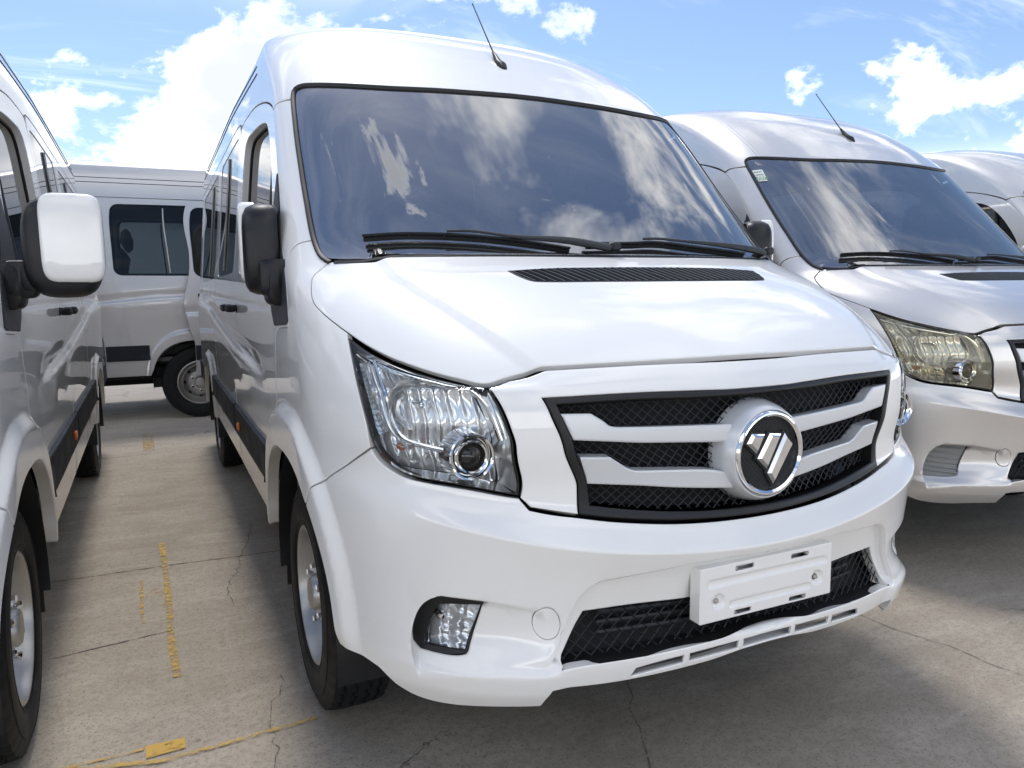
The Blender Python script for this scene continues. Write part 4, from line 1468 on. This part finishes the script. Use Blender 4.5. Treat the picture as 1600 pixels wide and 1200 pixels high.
    panel('sensor_cover', XV([(-.20, 2.012), (.20, 2.012), (.155, 1.972), (.13, 1.925), (-.13, 1.920), (-.155, 1.972)]), 'frit', wsp, ds=.04, dr=.03, off=-.010, depth=.004, bev=.001, gap=0, corner=20)
    MB().tube(path(TV([(-.64, 1.392), (-.4, 1.390), (-.1, 1.389), (.1, 1.389), (.4, 1.390), (.64, 1.392)]), -.006, .05), .014, 6, flat=.6).build('cowl_seal', 'black', van)
    for nm, blade, arm_, piv_ in (('wiper', [(-.521, 1.447), (-.392, 1.452), (-.243, 1.444), (-.14, 1.428), (-.06, 1.408)], [(-.30, 1.452), (-.244, 1.452), (-.159, 1.436), (-.064, 1.426), (-.008, 1.404)], (-.004, 1.398)),
                                  ('wiper', [(-.03, 1.424), (.012, 1.428), (.056, 1.432), (.146, 1.418), (.22, 1.410), (.318, 1.400)], [(.03, 1.436), (.056, 1.438), (.12, 1.431), (.25, 1.420), (.451, 1.399)], (.455, 1.398))):
        wp = empty(nm, van)
        b0 = path(TV(blade), .012, .02)
        MB().tube(b0, .0075, 6, flat=1.3).build('blade', 'black', wp)
        b1 = path(TV(blade), .026, .02)
        MB().tube(b1, .0042, 6).build('blade_frame', 'black', wp)
        a0 = path(TV(arm_), .034, .02)
        k = len(a0)
        MB().tube(a0, [.0055 + .0095 * min(1, max(0, (i / k - .25) / .5)) for i in range(k)], 8, flat=.8).build('arm', 'grey', wp)
        for i in range(2, len(b0) - 1, 5):
            MB().tube([b0[i], b1[i]], .005, 5).build('link', 'black', wp)
        c = pt(*TV([piv_])[0], .03)
        MB().box(tuple(c), (.018, .016, .014), 0, .007).build('pivot_cover', 'black', wp)

    # ---------------- antenna
    an = empty('antenna', van, (0, 1.50, 2.185))
    d = Vector((0, .279, .345))
    MB().tube([Vector((0, -.030, -.016)), Vector((0, -.012, .008)), Vector((0, .022, .032)), Vector((0, .070, .088))], [.016, .021, .016, .0055], 12).build('base', 'black', an)
    MB().tube([Vector((0, .060, .075)), d * .5, d * .96, d], [.0035, .0028, .0024, .0032], 8).build('mast', 'black', an)

    # ---------------- rear, underbody, cabin
    vv = np.concatenate([np.linspace(.45, 2.3, 26), np.linspace(2.34, 2.554, 12)])
    lp = full(np.full_like(vv, float(t2s(1.998))), np.interp(vv, VV, RR))
    lp[:, 1] = 5.742
    lp = list(lp) + [p * np.array([-1, 1, 1]) for p in lp[::-1]]
    rear = MB().add(lp, [tuple(range(len(lp)))]).build('rear_panel', 'white', van)
    for sx in (-1, 1):
        MB().box((sx * .885, 5.75, 1.15), (.05, .02, .22), 0, .012).build('tail_lamp', 'red', rear)
    MB().box((0, 5.78, .52), (.92, .07, .10), 0, .03).build('rear_bumper', 'black', van)
    mb = MB()
    mb.box((0, 3.5, .47), (.84, 2.15, .06), 0, .02)
    mb.box((0, .85, .62), (.50, .52, .20), 0, .03)
    mb.box((0, 3.4, .36), (.30, 1.9, .06), 0, .02)
    mb.build('chassis', 'dark', van)
    ml = np.array(path(sorted([(s, r_) for s, r_ in smooth_poly(TV(O['mouth_bot'])[::-1] + [], .02, closed=False)]) , 0, .03))
    ml = np.concatenate([(ml * np.array([-1, 1, 1]))[::-1], ml])
    ml = ml[np.argsort(ml[:, 0])]
    k = len(ml)
    MB().add([p + np.array([0, .008, -.009]) for p in ml] + [np.array([p[0] * 1.0, .55, .43]) for p in ml], [(i, i + 1, k + i + 1, k + i) for i in range(k - 1)]).build('under_tray', 'dark', van)
    MB().box((0, .40, .58), (.66, .012, .17), 0, .004).build('radiator', 'dark', van)
    mb = MB()
    mb.box((0, 3.52, .60), (.90, 2.10, .02))
    mb.box((0, 1.30, .95), (.90, .03, .36))
    mb.build('cabin_floor', 'int', van)
    mb = MB()
    mb.box((0, 1.22, 1.26), (.84, .20, .10), 0, .05)
    mb.box((0, 1.03, 1.33), (.78, .16, .025), 0, .02)
    mb.box((.42, 1.30, 1.38), (.19, .09, .06), 0, .04)
    mb.box((0, 1.36, 1.05), (.22, .10, .22), 0, .04)
    mb.build('dashboard', 'int', van)
    st = empty('steering_wheel', van, (.42, 1.48, 1.36))
    st.rotation_euler = (R(-32), 0, 0)
    MB().tube([(.19 * math.cos(2 * math.pi * i / 28), 0, .19 * math.sin(2 * math.pi * i / 28)) for i in range(29)], .014, 8, cap=False).build('steering_rim', 'black', st)
    MB().box((0, .01, 0), (.17, .012, .02), 0, .008).build('spoke', 'int', st)
    proto = None
    for row, (yy, xs) in enumerate(((1.95, (-.56, -.14, .45)), (2.95, (-.62, -.2, .45)), (3.75, (-.62, -.2, .45)), (4.55, (-.62, -.2, .45)), (5.30, (-.62, -.2, .45)))):
        for xx_ in xs:
            if proto is None:
                mb = MB()
                mb.box((0, 0, .98), (.20, .24, .08), 0, .05)
                V, F = [], []
                mb2 = MB().box((0, 0, 0), (.20, .065, .33), 0, .05)
                for x, y, z in mb2.V:
                    V.append((x * (1 - .12 * (z + .33)), .24 + y + .22 * z, 1.36 + z))
                mb.add(V, mb2.F)
                mb2 = MB().box((0, 0, 0), (.12, .045, .085), 0, .035)
                mb.add([(x, .36 + y + .1 * z, 1.80 + z) for x, y, z in mb2.V], mb2.F)
                mb.box((0, 0, .76), (.15, .18, .15), 0, .02)
                proto = mb.build('seat', 'seat', van)
                proto.location = (xx_, yy, 0)
            else:
                c = proto.copy()
                col.objects.link(c)
                c.parent = van
                c.location = (xx_, yy, 0)
    return van


def copy_tree(o, parent=None):
    c = o.copy()
    col.objects.link(c)
    c.parent = parent
    c.matrix_parent_inverse = o.matrix_parent_inverse.copy()
    for ch in list(o.children):
        copy_tree(ch, c)
    return c


def tree(o):
    out = [o]
    for c in o.children:
        out += tree(c)
    return out


def swap(o, frm, to):
    for x in tree(o):
        if x.type == 'MESH' and x.data.materials and x.data.materials[0] == M[frm]:
            x.material_slots[0].link = 'OBJECT'
            x.material_slots[0].material = M[to]


def tag(o, label, cat, group=None, kind=None):
    o['label'] = label
    if cat:
        o['category'] = cat
    if group:
        o['group'] = group
    if kind:
        o['kind'] = kind


def fold(van, sd, ang):
    for c in van.children:
        if c.name.startswith('mirror') and c.get('side') == sd:
            c.rotation_euler = (0, 0, R(ang))


# ------------------------------------------------------------------ ground
def ground_mat():
    m_, t = mat('concrete_yard')
    p = t.n('ShaderNodeBsdfPrincipled')
    o = t.n('ShaderNodeOutputMaterial')
    t.t.links.new(p.outputs[0], o.inputs[0])
    co = t.n('ShaderNodeTexCoord').outputs['Object']
    big = t.noise(co, .55, 6, .6, .5)
    mid = t.noise(t.vm('MULTIPLY', co, (1.0, 2.2, 1)), 2.6, 8, .65, .6)
    fine = t.noise(co, 38, 6, .7)
    grit = t.noise(co, 260, 3, .6)
    streak = t.noise(t.vm('MULTIPLY', co, (1.2, 9.0, 1)), 1.6, 7, .62, .9)
    c1 = t.mix(t.ss(big, .32, .68), (.290, .243, .190), (.450, .392, .318))
    c2 = t.mix(t.ss(mid, .40, .72, 0, .55), c1, (.515, .454, .372))
    c3 = t.mix(t.ss(streak, .52, .80, 0, .26), c2, (.605, .54, .455))
    c4 = t.mix(t.ss(fine, .40, .74, 0, .58), c3, (.185, .155, .125))
    spots = t.noise(co, 3.1, 8, .7, .3)
    c4 = t.mix(t.ss(spots, .63, .74, 0, .50), c4, (.11, .09, .07))
    vp = t.n('ShaderNodeTexVoronoi')
    t.put(vp.inputs['Vector'], t.vm('ADD', t.vm('MULTIPLY', co, (1.0, 1.6, 1)), t.vm('SCALE', t.noise(co, 9, 3, .6, color=True), scale=.12)))
    vp.inputs['Scale'].default_value = 7.5
    pits = t.m('MULTIPLY', t.ss(vp.outputs['Distance'], .10, .05), t.ss(t.noise(co, 2.0, 3, .5), .50, .60))
    c5 = t.mix(t.m('MULTIPLY', pits, .65), c4, (.09, .072, .055))
    c6 = t.mix(t.ss(grit, .35, .7, 0, .26), c5, (.56, .49, .405))
    c6 = t.mix(t.ss(t.noise(co, 120, 2, .5),   .56, .70, 0, .60), c6, (.12, .10, .075))
    # hair cracks
    vo = t.n('ShaderNodeTexVoronoi', feature='DISTANCE_TO_EDGE')
    wob = t.vm('ADD', co, t.vm('SCALE', t.vm('SUBTRACT', t.noise(co, 3.2, 6, .7, color=True), (.5, .5, .5)), scale=.55))
    t.put(vo.inputs['Vector'], wob)
    vo.inputs['Scale'].default_value = .62
    ck = t.m('MULTIPLY', t.ss(vo.outputs['Distance'], .0048, .0012), t.ss(t.noise(co, .8, 3, .5), .50, .60))
    c7 = t.mix(t.m('MULTIPLY', ck, .6), c6, (.05, .042, .035))
    t.put(p.inputs['Base Color'], c7)
    t.put(p.inputs['Roughness'], t.ss(mid, .3, .7, 1.0, .88))
    h = t.m('SUBTRACT', t.m('ADD', t.m('MULTIPLY', fine, .6), t.m('ADD', t.m('MULTIPLY', grit, .35), t.m('MULTIPLY', mid, .8))), t.m('MULTIPLY', ck, 1.5))
    b = t.n('ShaderNodeBump')
    b.inputs['Strength'].default_value = .8
    b.inputs['Distance'].default_value = .004
    t.put(b.inputs['Height'], h)
    t.t.links.new(b.outputs[0], p.inputs['Normal'])
    return m_


def worn_paint(name, base, lo, hi, scale):
    m_, t = mat(name)
    p = t.n('ShaderNodeBsdfPrincipled')
    p.inputs['Base Color'].default_value = (*base, 1)
    p.inputs['Roughness'].default_value = .7
    tr = t.n('ShaderNodeBsdfTransparent')
    mx = t.n('ShaderNodeMixShader')
    o = t.n('ShaderNodeOutputMaterial')
    co = t.n('ShaderNodeTexCoord').outputs['Object']
    nz = t.m('ADD', t.m('MULTIPLY', t.noise(co, scale, 9, .75), .7), t.m('MULTIPLY', t.noise(co, 3.0, 4, .6), .3))
    t.put(mx.inputs[0], t.ss(nz, lo, hi))
    t.t.links.new(tr.outputs[0], mx.inputs[1])
    t.t.links.new(p.outputs[0], mx.inputs[2])
    t.t.links.new(mx.outputs[0], o.inputs[0])
    return m_


M['ground'] = ground_mat()
M['yellow'] = worn_paint('worn_yellow_paint', (.58, .36, .07), .39, .50, 34)
M['yellow_thin'] = worn_paint('mostly_worn_yellow_paint', (.57, .37, .09), .40, .60, 34)
M['crack'] = worn_paint('crack_shadow', (.12, .10, .08), .40, .56, 30)
M['joint'] = worn_paint('joint_grime', (.07, .06, .05), .40, .52, 12)

g = mk('ground', [(-150, -150, 0), (150, -150, 0), (150, 150, 0), (-150, 150, 0)], [(0, 1, 2, 3)], 'ground', None, False)
g['kind'] = 'structure'


def ribbon(name, pts, width, m, z, wob=0.0, seed=1):
    rng = random.Random(seed)
    l = [np.array(q) for q in smooth_poly(pts, .04, 60, closed=False)]
    V, F = [], []
    n = len(l)
    for i, q in enumerate(l):
        d = l[min(i + 1, n - 1)] - l[max(i - 1, 0)]
        d = d / max(np.linalg.norm(d), 1e-9)
        nn = np.array([-d[1], d[0]])
        j = nn * rng.uniform(-wob, wob)
        wd = width * rng.uniform(.6, 1.25) if wob else width
        V += [(*(q + j + nn * wd / 2), z), (*(q + j - nn * wd / 2), z)]
    for i in range(n - 1):
        F.append((2 * i, 2 * i + 1, 2 * i + 3, 2 * i + 2))
    o = mk(name, V, F, m, None, False)
    o['kind'] = 'structure'
    return o


def flat(name, pts, m, z):
    o = mk(name, [(x, y, z) for x, y in pts], [tuple(range(len(pts)))], m, None, False)
    o['kind'] = 'structure'
    return o


flat('painted_marking', [(-1.427, .934), (-1.321, .930), (-1.321, .874), (-1.423, .868)], 'yellow', .004)
ribbon('painted_line', [(-2.6, .96), (-1.629, .905), (-1.389, .838), (-1.306, .839), (-1.131, .849), (-.95, .86)], .020, 'yellow_thin', .005)
ribbon('painted_line', [(-1.90, .928), (-1.614, .922), (-1.43, .921)], .012, 'yellow_thin', .004)
ribbon('painted_line', [(-1.456, 2.391), (-1.448, 1.959), (-1.441, 1.86)], .014, 'yellow_thin', .004)
ribbon('painted_line', [(-1.366, 2.90), (-1.348, 2.208), (-1.345, 1.906), (-1.342, 1.591), (-1.330, 1.33)], .028, 'yellow_thin', .004)
flat('painted_marking', [(-1.45, 2.30), (-1.355, 2.25), (-1.345, 1.70), (-1.44, 1.86)], worn_paint('ghost_yellow_paint', (.50, .32, .12), .52, .70, 26), .0025)
flat('painted_marking', [(-1.503, 6.439), (-1.404, 6.383), (-1.395, 5.561), (-1.482, 5.581)], worn_paint('faded_yellow_paint', (.50, .33, .12), .44, .62, 20), .004)
for i, l in enumerate(([(-.897, 3.086), (-.943, 2.79), (-1.014, 2.494), (-1.041, 2.312), (-1.097, 2.12), (-1.107, 1.891)], [(-1.004, 1.182), (-1.034, 1.059), (-1.077, .975), (-1.083, .861), (-1.085, .756), (-1.1, .619), (-1.13, .45)], [(.12, .80), (-.005, .561), (-.06, .463), (-.098, .367), (-.137, .281), (-.2, .17), (-.3, -.1)], [(1.05, .80), (1.126, .627), (1.145, .47), (1.195, .3), (1.201, .164), (1.217, .025), (1.25, -.4)])):
    ribbon('ground_crack', l, .0036, 'crack', .003, .010, i)
for i, l in enumerate(([(-9, 2.58), (-1.855, 2.537), (-1.515, 2.53), (-1.263, 2.523), (-.938, 2.496), (-.813, 2.494), (1.8, 2.45), (9, 2.4)], [(-9, 5.42), (-1.733, 5.439), (-1.356, 5.453), (-.928, 5.513), (3, 5.52), (9, 5.5)], [(-1.75, 1.68), (-1.609, 1.698), (-1.493, 1.714), (-1.337, 1.737)])):
    ribbon('concrete_joint', l, .007, 'joint', .002, .003, 20 + i)

# ------------------------------------------------------------------ the vans
van = build_van()
tag(van, 'white van in front, with dark mesh grille, round emblem and number plate bracket', 'van', 'vans parked in the yard')

left = copy_tree(van)
left.location = (-2.650, .130, 0)
left.rotation_euler = (0, 0, R(.6))
tag(left, 'white van cut off by the left edge, its wing mirror folded out', 'van', 'vans parked in the yard')

silver = copy_tree(van)
silver.location = (2.546, .530, 0)
silver.rotation_euler = (0, 0, R(-1.7))
tag(silver, 'silver van with yellowed headlight and windshield sticker, right of the white van', 'van', 'vans parked in the yard')

pearl = copy_tree(van)
pearl.location = (5.70, .86, 0)
pearl.rotation_euler = (0, 0, R(0.0))
tag(pearl, 'pale silver van at the right edge, only its roof and door window showing', 'van', 'vans parked in the yard')

back = copy_tree(van)
back.location = (-5.95, 8.30, 0)
back.scale = (1.07, 1.07, 1.07)
back.rotation_euler = (0, 0, R(-90))
tag(back, 'silver grey van parked crosswise behind the others, side door slid open', 'van', 'vans parked in the yard')

# the main van's mirrors are folded back; its neighbour's are out
fold(van, 'L', -97)
fold(van, 'R', 58)
fold(silver, 'L', -86)
fold(silver, 'R', 86)
fold(pearl, 'L', -86)
fold(pearl, 'R', 86)
for vn in (silver, pearl, back):
    swap(vn, 'white', {pearl: 'pearl', silver: 'silver', back: 'greysilver'}[vn])
swap(silver, 'clear', 'yellowed')

# silver van: blanking grilles instead of fog lamps
for vn in (silver, pearl):
    for c in [c for c in vn.children if c.name.startswith('fog_lamp')]:
        for x in c.children:
            bpy.data.objects.remove(x, do_unlink=True)
        bpy.data.objects.remove(c, do_unlink=True)
    for mir in (False, True):
        fc = empty('fog_lamp_cover', vn)
        sx = -1 if mir else 1
        pl = panel('cover_plate', inset_poly(smooth_poly(TV(O['fog']), .010, 36), .001), 'grey_cover', fc, ds=.02, dr=.02, off=-.012, depth=.01, bev=.002, gap=0, mirror=mir, key='fogcov')
        for i in range(6):
            v0 = .478 + i * .0155
            tl_, tr_ = .425 + .022 * (5 - i) / 5, .563 - .008 * i
            pp = path(TV([(tl_, v0), ((tl_ + tr_) / 2, v0), (tr_, v0)]), -.008, .03)
            mb = MB().tube(pp, .0055, 6, flat=.8)
            (mirror_mb(mb) if mir else mb).build('louvre', 'grey_cover', fc)

# back van: its side door slid back along the body
sd_ = [c for c in back.children if c.name.startswith('sliding_door')]
for c in sd_:
    xs = [v.co.x for v in list(c.data.vertices)[:20]]
    if sum(xs) > 0:
        c.location = (.075, 1.985, -.015)

# sticker on the silver van's windshield
stk = empty('windshield_sticker', silver)
pl = panel('sticker_sheet', TV([(-.735, 1.955), (-.655, 1.955), (-.665, 1.885), (-.735, 1.885)]), 'paper', stk, ds=.03, dr=.03, off=.001, depth=.001, bev=.0003, gap=0)
for i in range(2):
    v0 = 1.942 - i * .018
    pp = path(TV([(-.728, v0), (-.668, v0)]), .0022, .02)
    MB().tube(pp, .0018, 4).build('print_line', 'green', stk)
cu = bpy.data.curves.new('year_text', 'FONT')
cu.body = '2028'
cu.size = .034
cu.align_x = 'CENTER'
cu.align_y = 'CENTER'
tob = bpy.data.objects.new('year_text', cu)
col.objects.link(tob)
dg = bpy.context.evaluated_depsgraph_get()
tme = bpy.data.meshes.new_from_object(tob.evaluated_get(dg))
bpy.data.objects.remove(tob, do_unlink=True)
tme.materials.clear()
tme.materials.append(M['green'])
tx = bpy.data.objects.new('year_text', tme)
col.objects.link(tx)
tx.parent = stk
s0, r0 = TV([(-.70, 1.900)])[0]
P0 = Vector(pt(s0, r0, .003))
N0 = Vector(nrm(full, np.array([s0]), np.array([r0]))[0])
X0 = Vector(full(np.array([s0 + .01]), np.array([r0]))[0] - full(np.array([s0 - .01]), np.array([r0]))[0]).normalized()
Y0_ = N0.cross(X0).normalized()
tx.matrix_local = Matrix(((X0.x, Y0_.x, N0.x, P0.x), (X0.y, Y0_.y, N0.y, P0.y), (X0.z, Y0_.z, N0.z, P0.z), (0, 0, 0, 1)))

# ------------------------------------------------------------------ navy roof edge beyond the right-hand vans
sh = empty('yard_shelter', None, (22.2, 8.2, 0))
tag(sh, 'far shelter with dark blue metal roof edge beyond the right vans', 'shelter')
mb = MB().box((0, 0, 4.80), (4.0, 3.0, .07), R(20), .02)
mb.build('roof_sheet', 'navy', sh)
for sx in (-1, 1):
    for sy in (-1, 1):
        a = R(20)
        x, y = sx * 3.7, sy * 2.7
        MB().box((math.cos(a) * x - math.sin(a) * y, math.sin(a) * x + math.cos(a) * y, 2.36), (.08, .08, 2.37), a, .01).build('post', 'navy', sh)
for o in bpy.data.objects:
    if 'side' in o.keys():
        del o['side']
